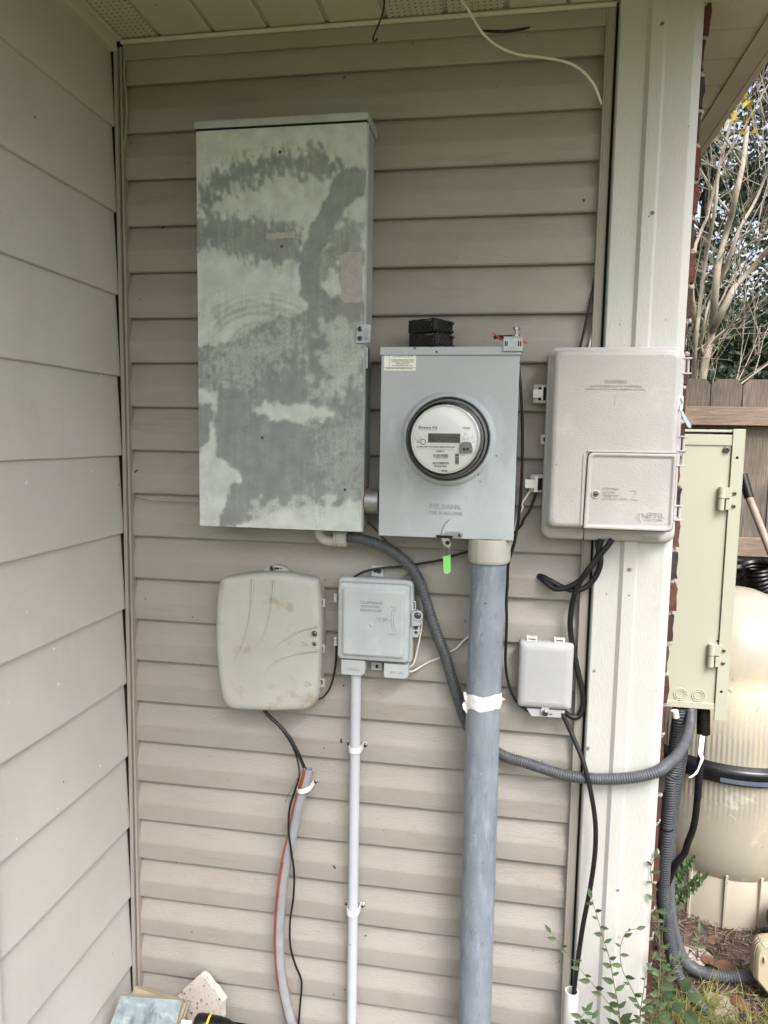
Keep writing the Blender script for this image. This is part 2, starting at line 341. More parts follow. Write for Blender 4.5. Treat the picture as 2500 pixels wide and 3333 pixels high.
# ================================================================= SETTING
# ---- ground
def ground():
    mb = MB(); xs = sorted(set([-60, -20, -6, -3, -1.5]+list(np.round(np.arange(-1, 3.01, .06), 3))+[4, 6, 10, 20, 60])); ys = sorted(set([-60, -20, -8, -4, -2, -1]+list(np.round(np.arange(-.9, 2.4, .06), 3))+[3, 5, 8, 14, 25, 60]))
    def hgt(x, y):
        n = .012*(float(vnoise(x*9, y*9, 3))-.5)+.008*(float(vnoise(x*25, y*25, 5))-.5)
        d = math.hypot(x-1.64, y-1.0); n += .03*math.exp(-((d-.3)/.12)**2)
        return n-.01
    vs = [(x, y, hgt(x, y)) for y in ys for x in xs]; nx = len(xs)
    fs = [(j*nx+i, j*nx+i+1, (j+1)*nx+i+1, (j+1)*nx+i) for j in range(len(ys)-1) for i in range(nx-1)]
    mb.add(vs, fs, smooth=True)
    m = mat('soil', (.065, .045, .034), .95, .25, 9, bump=1., bs=40, mix2=[((.13, .10, .08), 14, .52, .68, None), ((.24, .21, .18), 5, .66, .76, None)])
    n = m.node_tree.nodes; l = m.node_tree.links; b = n['Principled BSDF']; tc = n.new('ShaderNodeTexCoord'); sx = n.new('ShaderNodeSeparateXYZ'); l.new(tc.outputs['Object'], sx.inputs[0])
    mr = n.new('ShaderNodeMapRange'); mr.inputs['From Min'].default_value = -.7; mr.inputs['From Max'].default_value = -1.3; l.new(sx.outputs[1], mr.inputs[0])
    x = n.new('ShaderNodeMix'); x.data_type = 'RGBA'; l.new(mr.outputs[0], x.inputs[0]); l.new(b.inputs['Base Color'].links[0].from_socket, x.inputs[6]); x.inputs[7].default_value = (.12, .13, .058, 1)
    l.new(x.outputs[2], b.inputs['Base Color'])
    o = obj('ground', mb, m); o.data.transform(Matrix.Translation(o.location)); o.location = (0, 0, 0); tag(o, kind='structure'); return o
ground()

# ---- back wall with dutch-lap vinyl siding
SC = .1016
def back_wall():
    t = thing('siding_wall', 'recessed beige wall of horizontal vinyl siding behind all the boxes', 'wall', (.5, 0, 0))
    mb = MB(); X = np.linspace(-.005, 1.05, 60)
    for k in range(-1, 23):
        zb = 2.35-k*SC
        top = min(zb+SC+.004, 2.44)
        prof = [(.016, zb+.0015), (.003, zb), (.0002, zb+.003), (-.0024, zb+.043), (-.0018, zb+.048), (.0008, zb+.054), (.0172, top)]
        if k == -1: prof = [(.013, zb+.0015-.0), (.003, zb), (0, zb+.003), (.0004, min(zb+.03, top))]
        ph = random.random()*50; amp = .0012
        rings = []
        for x in X:
            w_ = amp*(float(fbm(x*3, k*1.7, 4, 2))-.5)*2; dz = .0016*(float(vnoise(x*2.2, k*3.1, 9))-.5)
            rings.append([(x, y+w_*(1 if i > 0 else 0), z+(dz if i < 3 else 0)) for i, (y, z) in enumerate(prof)])
        n = len(prof); vs = [p for r_ in rings for p in r_]
        fs = [(i*n+j, (i+1)*n+j, (i+1)*n+j+1, i*n+j+1) for i in range(len(X)-1) for j in range(n-1)]
        mb.add(vs, fs, smooth=False)
    for i in range(len(mb.sm)): mb.sm[i] = True
    o = obj('siding', mb, m_siding, t)
    # crisp lips, soft cove
    es = o.modifiers.new('split', 'EDGE_SPLIT'); es.split_angle = R(28)
    obj('sheathing', MB().box(-.1, 1.2, .0195, .12, 0, 2.6), m_dark, t)
    # flat trim across the top and down the right side
    mb = MB(); mb.box(-.0, 1.034, -.010, .012, 2.398, 2.432); obj('top_trim', mb, m_trim, t, .0015)
    mb = MB(); mb.box(1.036, 1.0515, -.012, .012, .02, 2.43); mb.box(1.0325, 1.0365, -.014, .012, .02, 2.43); obj('side_trim', mb, m_trim, t, .002)
    mb = MB(); mb.tube([(-.0, -.014, 2.4335), (1.05, -.014, 2.4335)], .005, 10); obj('bead_trim', mb, m_soffit, t)
    return t
back_wall()

# ---- left wall with wide smooth lap boards
def left_wall():
    t = thing('lap_board_wall', 'left side wall of wide smooth grey lap boards', 'wall', (-.03, -.25, 0))
    mb = MB(); Y = np.linspace(-.50, -.012, 40)
    for k in range(-1, 13):
        zb = 2.2568-k*.18316; zt = min(zb+.18316+.006, 2.44)
        prof = [(-.0305, zb), (-.0225, zb), (-.0195, zb+.0015), (-.0190, zb+.004), (-.0278, zt)]
        rings = []
        for y in Y:
            dz = .0022*(float(fbm(y*9, k*2.3, 21, 3))-.5)
            rings.append([(x, y, z+(dz if i < 3 else 0)) for i, (x, z) in enumerate(prof)])
        n = len(prof); fs = [(i*n+j, i*n+j+1, (i+1)*n+j+1, (i+1)*n+j) for i in range(len(Y)-1) for j in range(n-1)]
        mb.add([p for r_ in rings for p in r_], fs)
    obj('lap_boards', mb, m_lap, t)
    obj('sheathing', MB().box(-.12, -.031, -.56, .1, 0, 2.6), mat('dim_backing', (.07, .066, .06), .9, .1, 5), t)
    mb = MB(); mb.box(-.12, -.012, -.585, -.487, 0, 2.44); obj('corner_board', mb, m_lap, t, .002)
    mb = MB(); mb.box(-.0285, .004, -.485, -.018, 2.4325, 2.439); mb.box(-.0285, -.008, -.485, -.018, 2.412, 2.4325); obj('frieze_trim', mb, m_soffit, t, .001)
    # inside corner channel: two lips with a dark slot
    mb = MB(); zs = np.linspace(.02, 2.425, 60)
    def strip(xa, xb, ya, yb, amp, sd):
        rs = []
        for z in zs:
            d = amp*(float(vnoise(z*3.1, sd, 31))-.5)
            rs.append([(xa+d, yb, z), (xa+d, ya, z), (xb+d, ya, z), (xb+d, yb, z)])
        mb.rings(rs, True, True, smooth=False)
    strip(-.0175, -.0095, -.017, .01, .003, 1.3); strip(-.0065, -.001, -.012, .01, .001, 5.3); strip(-.0095, -.0065, -.006, .01, .0, 1)
    obj('corner_channel', mb, m_trim, t, .001)
    return t
left_wall()
def front_wall():
    t = thing('front_wall', 'front house wall of lap boards left of the recess', 'wall', (-1.5, -.5, 0))
    mb = MB()
    for k in range(-1, 13):
        zb = 2.2568-k*.18316; mb.add([(-5, -.575, zb), (-.115, -.575, zb), (-.115, -.565, zb+.19), (-5, -.565, zb+.19)], [(0, 1, 2, 3)]); mb.add([(-5, -.575, zb), (-.115, -.575, zb), (-.115, -.56, zb), (-5, -.56, zb)], [(3, 2, 1, 0)])
    obj('lap_boards', mb, m_lap, t); obj('sheathing', MB().box(-5, -.121, -.56, -.3, 0, 2.6), m_dark, t)
front_wall()

# ---- porch soffit
OVER = -1.35  # unseen reach of the overhang, lengthened to darken the top of the wall
def soffit():
    t = thing('porch_soffit', 'cream vinyl soffit with V grooves and perforated strips over the recess', 'soffit', (.5, -.4, 2.44))
    gx = [-.04, .086, .211, .335, .463, .587, .711, .835, .955, 1.08, 1.205]
    a, b, b2 = MB(), MB(), MB()
    for i in range(len(gx)-1):
        x0, x1 = gx[i], gx[i+1]; tgt = b if i == 0 else (b2 if i in (5, 6) else a)
        prof = [(x0, 2.4465), (x0+.003, 2.4465), (x0+.009, 2.440), (x1-.006, 2.4405), (x1-.002, 2.4415), (x1-.002, 2.4465), (x1, 2.4465)]
        tgt.add([(x, y, z) for y in (OVER, -.006) for x, z in prof], [(j, j+1, j+8, j+7) for j in range(6)])
    obj('soffit_panel', a, m_soffit, t); obj('perforated_panel', b, m_perf, t); obj('perforated_panel', b2, m_perf, t)
    mb = MB(); mb.box(-6, -.04, OVER, -.56, 2.440, 2.45); mb.box(1.205, 1.36, OVER, .02, 2.4405, 2.4465); obj('outer_panel', mb, m_soffit, t)
    obj('fascia', MB().box(-6, 1.36, OVER-.02, OVER, 2.42, 2.6), m_soffit, t, .003)
    mb = MB(); mb.add([(-6, OVER-.05, 2.6), (1.45, OVER-.05, 2.6), (1.45, 3, 4.2), (-6, 3, 4.2), (-6, OVER-.05, 2.63), (1.45, OVER-.05, 2.63), (1.45, 3, 4.23), (-6, 3, 4.23)],
        [(0, 3, 2, 1), (4, 5, 6, 7), (0, 1, 5, 4), (1, 2, 6, 5), (2, 3, 7, 6), (3, 0, 4, 7)])
    obj('sky_block_roof', mb, mat('shingle', (.09, .085, .08), .95, .3, 30), t)  # roof slab out of view, added to block the sky over the soffit
soffit()

# ---- cream corner pillar
def pillar():
    t = thing('corner_pillar', 'cream vinyl corner post with grained ribs right of the siding', 'pillar', (1.13, 0, 0))
    prof = [(1.0565, .03), (1.0565, -.027), (1.059, -.030), (1.108, -.030), (1.1155, -.0375), (1.139, -.0375), (1.1455, -.030), (1.1945, -.030), (1.197, -.0295), (1.2135, -.019), (1.2148, -.015), (1.2148, .03)]
    mb = MB(); zs = np.linspace(0, 2.4385, 30)
    rs = [[(x, y, z) for x, y in prof] for z in zs]; mb.rings(rs, False, False, smooth=False)
    obj('post_cladding', mb, m_pillar, t)
    mb = MB(); mb.box(1.052, 1.0565, -.006, .03, .02, 2.43); obj('shadow_gap', mb, m_dark, t)
    mb = MB(); mb.box(1.195, 1.222, -.034, .02, 2.425, 2.4385); obj('cap_trim', mb, m_soffit, t, .001)
pillar()

# ---- brick side wall, seen end-on past the pillar
def brick_wall():
    t = thing('brick_wall', 'rough red brown brick wall showing as a ragged edge behind the cream post', 'wall', (1.19, 1, 0))
    ms = MB(); H = .0677
    for k in range(36):
        z0 = k*H+.004; z1 = z0+.0575
        y = .002+random.uniform(-.003, .003); first = True; L = .2 if k % 2 else .1
        while y < 4.5:
            mi = random.choices([0, 1, 2], [5, 3, 2])[0]; xo = 1.230+random.uniform(-.005, .006); y1 = y+L
            near = y < .5; n = 6 if near else 1
            # slab with a rough outer face
            ny, nz = (n, 4) if near else (1, 1); vs = []; fs = []
            for j in range(nz+1):
                for i in range(ny+1):
                    e = .0035 if (i in (0, ny) or j in (0, nz)) and near else 0
                    jt = random.uniform(-.0022, .0022) if near else 0
                    vs.append((xo-e+jt, y+(y1-y)*i/ny+(random.uniform(-.001, .001) if near else 0), z0+(z1-z0)*j/nz+(random.uniform(-.0012, .0012) if near else 0)))
            nn = len(vs)
            for j in range(nz+1):
                for i in range(ny+1): a, b_, c_ = vs[j*(ny+1)+i]; vs.append((1.12, b_, c_))
            for j in range(nz):
                for i in range(ny): q = j*(ny+1)+i; fs.append((q, q+1, q+ny+2, q+ny+1))
            for i in range(ny):
                fs.append((i, i+nn, i+1+nn, i+1)); q = nz*(ny+1)+i; fs.append((q, q+1, q+1+nn, q+nn))
            for j in range(nz):
                q = j*(ny+1); fs.append((q, q+ny+1, q+ny+1+nn, q+nn)); q += ny; fs.append((q, q+nn, q+ny+1+nn, q+ny+1))
            ms.add(vs, fs, mi, random.uniform(-.8, .8)); y = y1+.0105; L = .2
    obj('bricks', ms, m_brick, t)
    mb = MB(); mb.box(1.12, 1.2235, .006, 4.5, 0, 2.44)
    for k in range(36): # squeezed-out blobs at the joints of the near end
        z = k*H-.0025
        for q in range(4):
            c = (1.2225+random.uniform(-.002, .004), .006+random.uniform(-.002, .03), z+random.uniform(-.003, .003)); r_ = random.uniform(.004, .0075)
            mb.lathe(c, [(0.0005, -r_), (r_*.8, -r_*.6), (r_, 0), (r_*.8, r_*.5), (.0005, r_*.9)], 'z', 8)
    obj('mortar', mb, m_mortar, t)
brick_wall()

# ---- side eave running back over the brick wall
def eave():
    t = thing('side_eave', 'cream eave soffit with fascia running back beyond the brick edge', 'eave', (1.3, 1, 2.44))
    mb = MB(); g = [.02, .124, .247, .374, .498]
    while g[-1] < 5: g.append(g[-1]+.124)
    for a, b in zip(g[:-1], g[1:]):
        prof = [(a, 2.447), (a+.004, 2.441), (b-.005, 2.440), (b-.002, 2.447), (b, 2.447)]
        mb.add([(x, y, z) for x in (1.2, 1.362) for y, z in prof], [(j, j+5, j+6, j+1) for j in range(4)])
    obj('soffit_panel', mb, m_soffit, t)
    mb = MB(); mb.add([(1.359, -.95, 2.436), (1.40, -.95, 2.43), (1.40, 5, 2.43), (1.359, 5, 2.436)], [(0, 3, 2, 1)]); mb.box(1.40, 1.415, -.95, 5, 2.428, 2.60); mb.box(1.3575, 1.359, -.95, 5, 2.434, 2.46)
    obj('fascia', mb, m_soffit, t)
eave()

# ---- timber fence
def fence():
    t = thing('timber_fence', 'weathered brown dog-eared timber privacy fence behind the tank', 'fence', (2, 2, 0))
    mb = MB(); w_ = .1385; x = 1.797-8*w_-.001; k = 0
    rails = []
    while x < 4.2:
        a, b = x+.0022, x+w_-.0022; zt = 1.872+random.uniform(-.008, .006); e = .028
        poly = [(a, .03), (b, .03), (b, zt-e), (b-e*.9, zt), (a+e*.9, zt), (a, zt-e)]; y = 2.0+random.uniform(-.002, .003)
        mb.prism(poly, y, y+.016, tint=random.uniform(-1, 1)); x += w_; k += 1
    obj('board_panel', mb, m_wood, t)
    for z0, z1 in ((1.657, 1.741), (1.055, 1.14), (.35, .435)):
        obj('rail', MB().box(.7, 4.2, 1.957, 1.9985, z0, z1), m_rail, t, .002)
    for xp in (.75, 3.1): obj('post', MB().box(xp, xp+.09, 1.868, 1.956, 0, 1.80), m_rail, t, .003)
fence()
# ================================================================= TREES
def limb(mb, p, d, L, r, depth, spread=.5, twist=0, kids=3, up_=.15, tips=None, mi=0, minr=.004):
    n = max(3, int(L/.18)); pts = [Vector(p)]; d = Vector(d).normalized(); rs = [r]
    for i in range(n):
        d = (d+Vector((random.uniform(-1, 1), random.uniform(-1, 1), random.uniform(-.4, 1)*up_*3))*.13).normalized(); pts.append(pts[-1]+d*L/n); rs.append(r*(1-.55*(i+1)/n))
    mb.tube(pts, rs, 7 if r > .02 else 4, mi, cap=False)
    if tips is not None and depth <= 1: tips += pts[1:]
    if depth <= 0: return
    for k in range(kids):
        i = random.randint(max(1, n//3), n); q = pts[i]
        ax = Vector((random.uniform(-1, 1), random.uniform(-1, 1), random.uniform(-.2, 1))).normalized()
        nd = (d+ax*spread*random.uniform(.7, 1.4)).normalized(); limb(mb, q, nd, L*random.uniform(.5, .75), max(minr, rs[i]*.6), depth-1, spread, 0, kids, up_, tips, mi, minr)
def leafq(mb, c, s, tint, asp=.5):
    a = Vector((random.gauss(0, 1), random.gauss(0, 1), random.gauss(0, 1))).normalized(); b = a.cross(Vector((random.gauss(0, 1), random.gauss(0, 1), random.gauss(0, 1)))).normalized()
    c = Vector(c); h = s*asp
    mb.add([c-a*s, c+b*h, c+a*s, c-b*h], [(0, 1, 2, 3)], 0, tint)
def crown(mb, cs, n, s, jit, tints=(-1, 1)):
    for c in cs:
        tt = random.uniform(*tints); k = int(n*random.uniform(.5, 1.4))
        for i in range(k):
            p = Vector(c)+Vector((random.gauss(0, jit), random.gauss(0, jit), random.gauss(0, jit*.8))); leafq(mb, p, s*random.uniform(.6, 1.3), max(-1, min(1, tt+random.uniform(-.35, .35))))
def pale_tree():
    b = P('N', 590, 1660, 4.2); b.z = 0
    t = thing('pale_bark_tree', 'bare pale multi-stemmed tree rising right behind the fence', 'tree', b)
    mb = MB(); tips = []
    y = 4.2
    stems = [[(590, 1680), (620, 1500), (655, 1350), (690, 1180), (705, 1000), (720, 800), (745, 550), (790, 350), (840, 150), (890, 0), (930, -200), (1000, -500), (1050, -900)],
             [(690, 1190), (760, 1060), (840, 900), (930, 720), (1060, 590), (1200, 430), (1400, 200), (1600, -100)],
             [(500, 1680), (510, 1400), (530, 1200), (560, 950), (590, 700), (640, 350), (700, 60), (730, -150), (760, -500), (900, -1000)],
             [(520, 1680), (560, 1350), (600, 1150), (660, 900), (760, 700), (880, 500), (1000, 350), (1150, 250), (1350, 100)],
             [(530, 1500), (520, 1150), (480, 700), (520, 300), (640, 20), (700, -250), (820, -700)],
             [(720, 800), (800, 600), (900, 350), (960, 150), (1100, -80), (1200, -300), (1300, -600)]]
    rad = [.044, .028, .026, .020, .018, .018]
    for st, r_ in zip(stems, rad):
        pts = [P('N', a, c, y+.1*math.sin(i*1.3+r_*90)) for i, (a, c) in enumerate(st)]
        if st[0][1] > 1600: pts = [Vector((pts[0].x-.05, y, 0))]+pts
        sp_ = spline(pts, .12); N = len(sp_); mb.tube(sp_, [r_*(1-.65*i/N) for i in range(N)], 8, cap=False)
        for k in range(int(N*.42)):
            i = random.randint(int(N*.35), N-1); dr = Vector((random.uniform(-1, 1), random.uniform(-.8, .8), random.uniform(.1, 1)))
            limb(mb, sp_[i], dr, random.uniform(.5, 1.2), r_*.24, 2, .8, kids=3, tips=tips, minr=.0022)
    obj('trunk', mb, m_bark, t)
    ml = MB()
    for c in random.sample(tips, min(26, len(tips))): crown(ml, [c], 3, .024, .08, (-1, .6))
    for (a, c) in ((1340, 900), (1380, 960), (1420, 930), (1350, 1040), (1310, 1080), (1270, 1085), (1440, 890), (1400, 1010), (1430, 1130), (1350, 1180)):
        crown(ml, [P('Q', a, c, 4.0)], 6, .030, .045, (0, 1))
    obj('crown', ml, m_leafy, t)
pale_tree()
def evergreen(name, label, cx, cyy, h, rad, nl, s, m_, bark, z0=1.2, dens=1., grp='evergreen trees beyond the fence'):
    t = thing(name, label, 'tree', (cx, cyy, 0), grp); mb = MB(); tips = []
    pts = spline([(cx, cyy, 0), (cx+random.uniform(-.1, .1), cyy, h*.4), (cx+random.uniform(-.2, .2), cyy, h*.95)], .4); N = len(pts)
    mb.tube(pts, [rad*.055*(1-.7*i/N)+.02 for i in range(N)], 8, cap=False)
    for k in range(34):
        z = random.uniform(z0, h*.95); i = min(N-1, int(N*z/h)); f = 1-max(0, (z/h-.35))*1.1; a = random.uniform(0, 6.28)
        L = rad*f*random.uniform(.6, 1.15); limb(mb, pts[i], (math.cos(a), math.sin(a), .25), L, .03, 2, .6, kids=3, tips=tips)
    obj('trunk', mb, bark, t); ml = MB()
    tips = random.sample(tips, min(int(520*dens), len(tips)))
    crown(ml, tips, nl, s, .16)
    obj('crown', ml, m_, t)
evergreen('evergreen_tree', 'tall dark evergreen with a straight brown trunk behind the pale tree', 5.15, 10.5, 8.5, 2.2, 26, .05, m_leafd, m_barkd, 2.4, .8)
evergreen('evergreen_tree', 'dense dark evergreen nearest the brick edge beyond the fence', 3.55, 9.6, 7.4, 1.7, 26, .05, m_leafd, m_barkd, 1.6, .75)
evergreen('evergreen_tree', 'broad dark evergreen farthest right beyond the fence', 7.6, 12, 9, 2.8, 26, .06, m_leafd, m_barkd, 1.5)
def bush(label, cx, cyy, rx, h, n, m_=m_leafd):
    t = thing('bush', label, 'bush', (cx, cyy, 0), 'bushes behind the fence'); mb = MB(); cs = []
    for i in range(85):
        a = random.uniform(0, 6.28); q = random.random()**.5*rx; z = random.uniform(.3, h)*(1-.25*(q/rx)**2); c = Vector((cx+q*math.cos(a), cyy+q*math.sin(a)*.7, z)); cs.append(c)
        if i < 22: mb.tube(spline([(cx+random.uniform(-.1, .1), cyy, 0), Vector((cx, cyy, 0)).lerp(c, .5)+Vector((0, 0, .2)), c], .2), .014, 5, cap=False)
    obj('stems', mb, m_barkd, t); ml = MB(); crown(ml, cs, n, .04, .17); obj('foliage', ml, m_, t)
bush('dense dark bush behind the right of the fence', 4.0, 7.2, 1.5, 4.0, 260)
bush('olive bush close behind the fence at the brick edge', 2.9, 6.8, .9, 3.3, 180)
bush('low green bush at the far right behind the fence', 5.4, 8.0, 1.6, 3.9, 240)

# ================================================================= THINGS ON THE WALL
def screw(parent, x, y, z, r=.004, m_=None, name='screw', slot=0):
    mb = MB(); mb.lathe((x, y, z), [(r*1.5, .0005), (r*1.5, -.0008), (r*1.0, -.0012), (r, -.003), (r*.8, -.0037)], 'y', 14, cap1=False); mb.lathe((x, y, z), [(r*.8, -.0037), (r*.25, -.0037), (.0001, -.0022)], 'y', 14, mi=1)
    return obj(name, mb, [m_ or m_screw, m_print], parent)
# ---- tall breaker panel with patchy paint
def paint_panel():
    X0, X1, Z0, Z1, Y = .2105, .5705, 1.379, 2.205, -.10
    t = thing('breaker_panel', 'tall grey metal breaker panel with patchy faded paint and torn sticker scraps', 'electrical panel', (.39, 0, Z0))
    mb = MB(); mb.box(X0+.003, X1-.003, -.0985, .004, Z0+.004, Z1+.018); obj('body', mb, m_socket_p, t, .002)
    mb = MB(); mb.add([(X0-.003, -.104, Z1), (X1+.003, -.104, Z1), (X1+.003, -.104, Z1+.014), (X0-.003, -.104, Z1+.014), (X0-.003, .002, Z1+.003), (X1+.003, .002, Z1+.003), (X1+.003, .002, Z1+.026), (X0-.003, .002, Z1+.026)],
        [(0, 1, 2, 3), (3, 2, 6, 7), (1, 5, 6, 2), (4, 0, 3, 7), (0, 4, 5, 1), (5, 4, 7, 6)]); obj('rain_lid', mb, m_socket_p, t, .0015); obj('lid_shade_strip', MB().box(X0-.001, X1+.001, -.1022, -.09, Z1-.0035, Z1-.0002), m_dark, t)  # near-black strip stands in for the shade under the lid
    # door: dense sheet carrying the paint pattern
    nx, nz = 150, 340; xs = np.linspace(X0, X1, nx); zs = np.linspace(Z0, Z1-.003, nz); XX, ZZ = np.meshgrid(xs, zs)
    def poly(pts): return [tuple(np.array(P('O', a, b, Y))[[0, 2]]) for a, b in pts]
    def sd(pl):
        A = np.array(pl); d = np.full(XX.shape, 9.); ins = np.zeros(XX.shape, bool); N = len(A)
        wx = XX+.010*(fbm(XX*60, ZZ*60, 3)-.5)*2; wz = ZZ+.010*(fbm(XX*60, ZZ*60, 13)-.5)*2
        for i in range(N):
            a, b = A[i], A[(i+1) % N]; e = b-a; q = np.clip(((wx-a[0])*e[0]+(wz-a[1])*e[1])/(e@e+1e-12), 0, 1)
            d = np.minimum(d, np.hypot(wx-a[0]-q*e[0], wz-a[1]-q*e[1])); c = (a[1] > wz) != (b[1] > wz)
            ins ^= c & (wx < (b[0]-a[0])*(wz-a[1])/(b[1]-a[1]+1e-12)+a[0])
        return np.where(ins, d, -d)
    str_ = fbm(XX*190+ZZ*40, ZZ*75, 40, 4); bl = fbm(XX*70, ZZ*60, 50, 4); cl = fbm(XX*210, ZZ*160, 60, 3)
    M = np.zeros(XX.shape)
    def lay(pl, soft, amt, tex=None, ta=0.):
        nonlocal M
        s = sd(poly(pl))/soft
        if tex is not None: s = s+(tex-.5)*ta*2
        M = np.maximum(M, smooth(s+.5)*amt)
    def cut(pl, soft, amt, tex=None, ta=0.):
        nonlocal M
        s = sd(poly(pl))/soft
        if tex is not None: s = s+(tex-.5)*ta*2
        M = M*(1-smooth(s+.5)*amt)
    lay([(432, 410), (460, 375), (520, 350), (600, 328), (690, 325), (745, 365), (715, 385), (640, 372), (600, 372), (540, 398), (480, 415), (440, 460)], .016, .95, str_, 2.6)
    lay([(740, 364), (790, 362), (790, 415), (760, 440), (725, 478), (700, 535), (690, 600), (716, 642), (700, 672), (662, 664), (645, 620), (648, 555), (668, 490), (692, 450), (716, 400)], .003, 1.)
    lay([(425, 470), (470, 462), (560, 474), (650, 490), (650, 560), (590, 566), (520, 556), (450, 530)], .016, .9, str_, 1.9)
    lay([(424, 462), (443, 470), (445, 525), (425, 560)], .006, .9)
    lay([(700, 480), (790, 470), (790, 560), (730, 580), (690, 600)], .02, .8, bl, 2.2)
    lay([(425, 752), (470, 745), (530, 722), (560, 700), (640, 678), (680, 660), (730, 640), (790, 650), (795, 1078), (740, 1090), (640, 1096), (590, 1108), (540, 1128), (500, 1145), (470, 1145), (485, 1090), (497, 1052), (522, 1040), (524, 1022), (492, 1000), (468, 985), (462, 950), (460, 900), (470, 868), (466, 846), (425, 838)], .007, 1., str_, .8)
    lay([(425, 870), (453, 868), (459, 890), (450, 950), (425, 990)], .005, 1.)
    cut([(545, 880), (575, 870), (640, 872), (700, 882), (735, 893), (700, 905), (665, 916), (600, 902), (560, 898)], .012, 1., bl, 1.2)
    cut([(690, 700), (790, 690), (790, 810), (740, 860), (680, 850), (690, 780)], .03, .6, bl, 2.2)
    cut([(480, 740), (640, 690), (640, 760), (520, 830), (440, 820)], .04, .45, cl, 2.2)
    cut([(690, 890), (790, 900), (790, 1090), (700, 1060)], .04, .35, cl, 2.2)
    cut([(560, 1085), (790, 1080), (790, 1150), (500, 1150)], .016, .7, bl, 1.8)
    # wiped arcs on the pale patch
    c = np.array(poly([(565, 765)])[0])
    for rad, w_, a0, a1, cx_ in ((.125, .006, 25, 165, 0), (.142, .004, 40, 160, .004), (.105, .005, 35, 165, -.01), (.155, .003, 50, 150, .0), (.085, .006, 40, 170, .01), (.135, .003, 20, 110, -.03), (.112, .003, 20, 120, .03), (.068, .004, 40, 160, .0)):
        rr_ = np.hypot(XX-c[0]-cx_, (ZZ-c[1])*1.25); an = np.degrees(np.arctan2(ZZ-c[1], XX-c[0]-cx_)); k = np.exp(-((rr_-rad)/w_)**2)*smooth((an-a0)/20)*smooth((a1-an)/20)
        M = np.maximum(M, k*.52*(.6+.6*vnoise(an*.08, rr_*300, 7)))
    for _ in range(2): q = np.pad(M, 1, 'edge'); M = (q[1:-1, 1:-1]*2+q[:-2, 1:-1]+q[2:, 1:-1]+q[1:-1, :-2]+q[1:-1, 2:])/6
    M = M*(1-.16*smooth((fbm(XX*150, ZZ*9, 71, 3)-.5)*6))+.16*smooth((fbm(XX*120, ZZ*14, 81, 4)-.56)*9)*(1-M)+.10*smooth((fbm(XX*25, ZZ*25, 91, 4)-.5)*5)*(1-M)
    mb = MB(); mb.add(np.stack([XX.ravel(), np.full(XX.size, Y), ZZ.ravel()], 1).tolist(), [(j*nx+i, j*nx+i+1, (j+1)*nx+i+1, (j+1)*nx+i) for j in range(nz-1) for i in range(nx-1)])
    e = .0018; o_ = [(X0, Z0), (X1, Z0), (X1, Z1-.003), (X0, Z1-.003)]
    mb.rings([[(x, Y, z) for x, z in o_], [(x, -.086, z) for x, z in inset(o_, -e)]], False, False, smooth=False)
    m = bpy.data.materials.new('patchy_paint'); m.use_nodes = True; n = m.node_tree.nodes; l = m.node_tree.links; b = n['Principled BSDF']
    at = n.new('ShaderNodeAttribute'); at.attribute_name = 'wear'; tc = n.new('ShaderNodeTexCoord')
    def nz_(sc, det, st=(1, 1, 1)):
        mp = n.new('ShaderNodeMapping'); mp.inputs['Scale'].default_value = st; l.new(tc.outputs['Object'], mp.inputs[0]); q = n.new('ShaderNodeTexNoise'); q.inputs['Scale'].default_value = sc; q.inputs['Detail'].default_value = det; l.new(mp.outputs[0], q.inputs['Vector']); return q.outputs['Fac']
    def mt(op, a, c, d=None):
        q = n.new('ShaderNodeMath'); q.operation = op; q.use_clamp = False
        for i, s_ in enumerate((a, c, d)):
            if s_ is None: continue
            if isinstance(s_, (int, float)): q.inputs[i].default_value = s_
            else: l.new(s_, q.inputs[i])
        return q.outputs[0]
    f = mt('ADD', at.outputs['Fac'], mt('MULTIPLY', mt('SUBTRACT', nz_(330, 5, (1, 1, .55)), .5), .8))
    cr_ = n.new('ShaderNodeValToRGB'); l.new(f, cr_.inputs[0]); el = cr_.color_ramp.elements; el[0].position = .12; el[0].color = (.50, .53, .512, 1); el[1].position = .9; el[1].color = (.225, .245, .243, 1)
    e2 = el.new(.48); e2.color = (.35, .38, .365, 1)
    x = n.new('ShaderNodeVectorMath'); x.operation = 'SCALE'; l.new(cr_.outputs[0], x.inputs[0]); mr = n.new('ShaderNodeMapRange'); mr.inputs['To Min'].default_value = .86; mr.inputs['To Max'].default_value = 1.14; mr.inputs['From Min'].default_value = .3; mr.inputs['From Max'].default_value = .7
    l.new(nz_(30, 5), mr.inputs[0]); l.new(mr.outputs[0], x.inputs['Scale'])
    v = n.new('ShaderNodeTexVoronoi'); v.inputs['Scale'].default_value = 22; l.new(tc.outputs['Object'], v.inputs['Vector']); sep = n.new('ShaderNodeSeparateColor'); l.new(v.outputs['Color'], sep.inputs[0])
    sp_ = mt('MULTIPLY', mt('LESS_THAN', v.outputs['Distance'], .075), mt('LESS_THAN', sep.outputs[0], .22)); mx = n.new('ShaderNodeMix'); mx.data_type = 'RGBA'; l.new(sp_, mx.inputs[0]); l.new(x.outputs[0], mx.inputs[6]); mx.inputs[7].default_value = (.07, .06, .05, 1)
    l.new(mx.outputs[2], b.inputs['Base Color']); b.inputs['Roughness'].default_value = .55; b.inputs['Specular IOR Level'].default_value = .35
    o = obj('door', mb, m, t); a_ = o.data.attributes.new('wear', 'FLOAT', 'POINT'); W = np.zeros(len(o.data.vertices)); W[:M.size] = M.ravel(); a_.data.foreach_set('value', W)
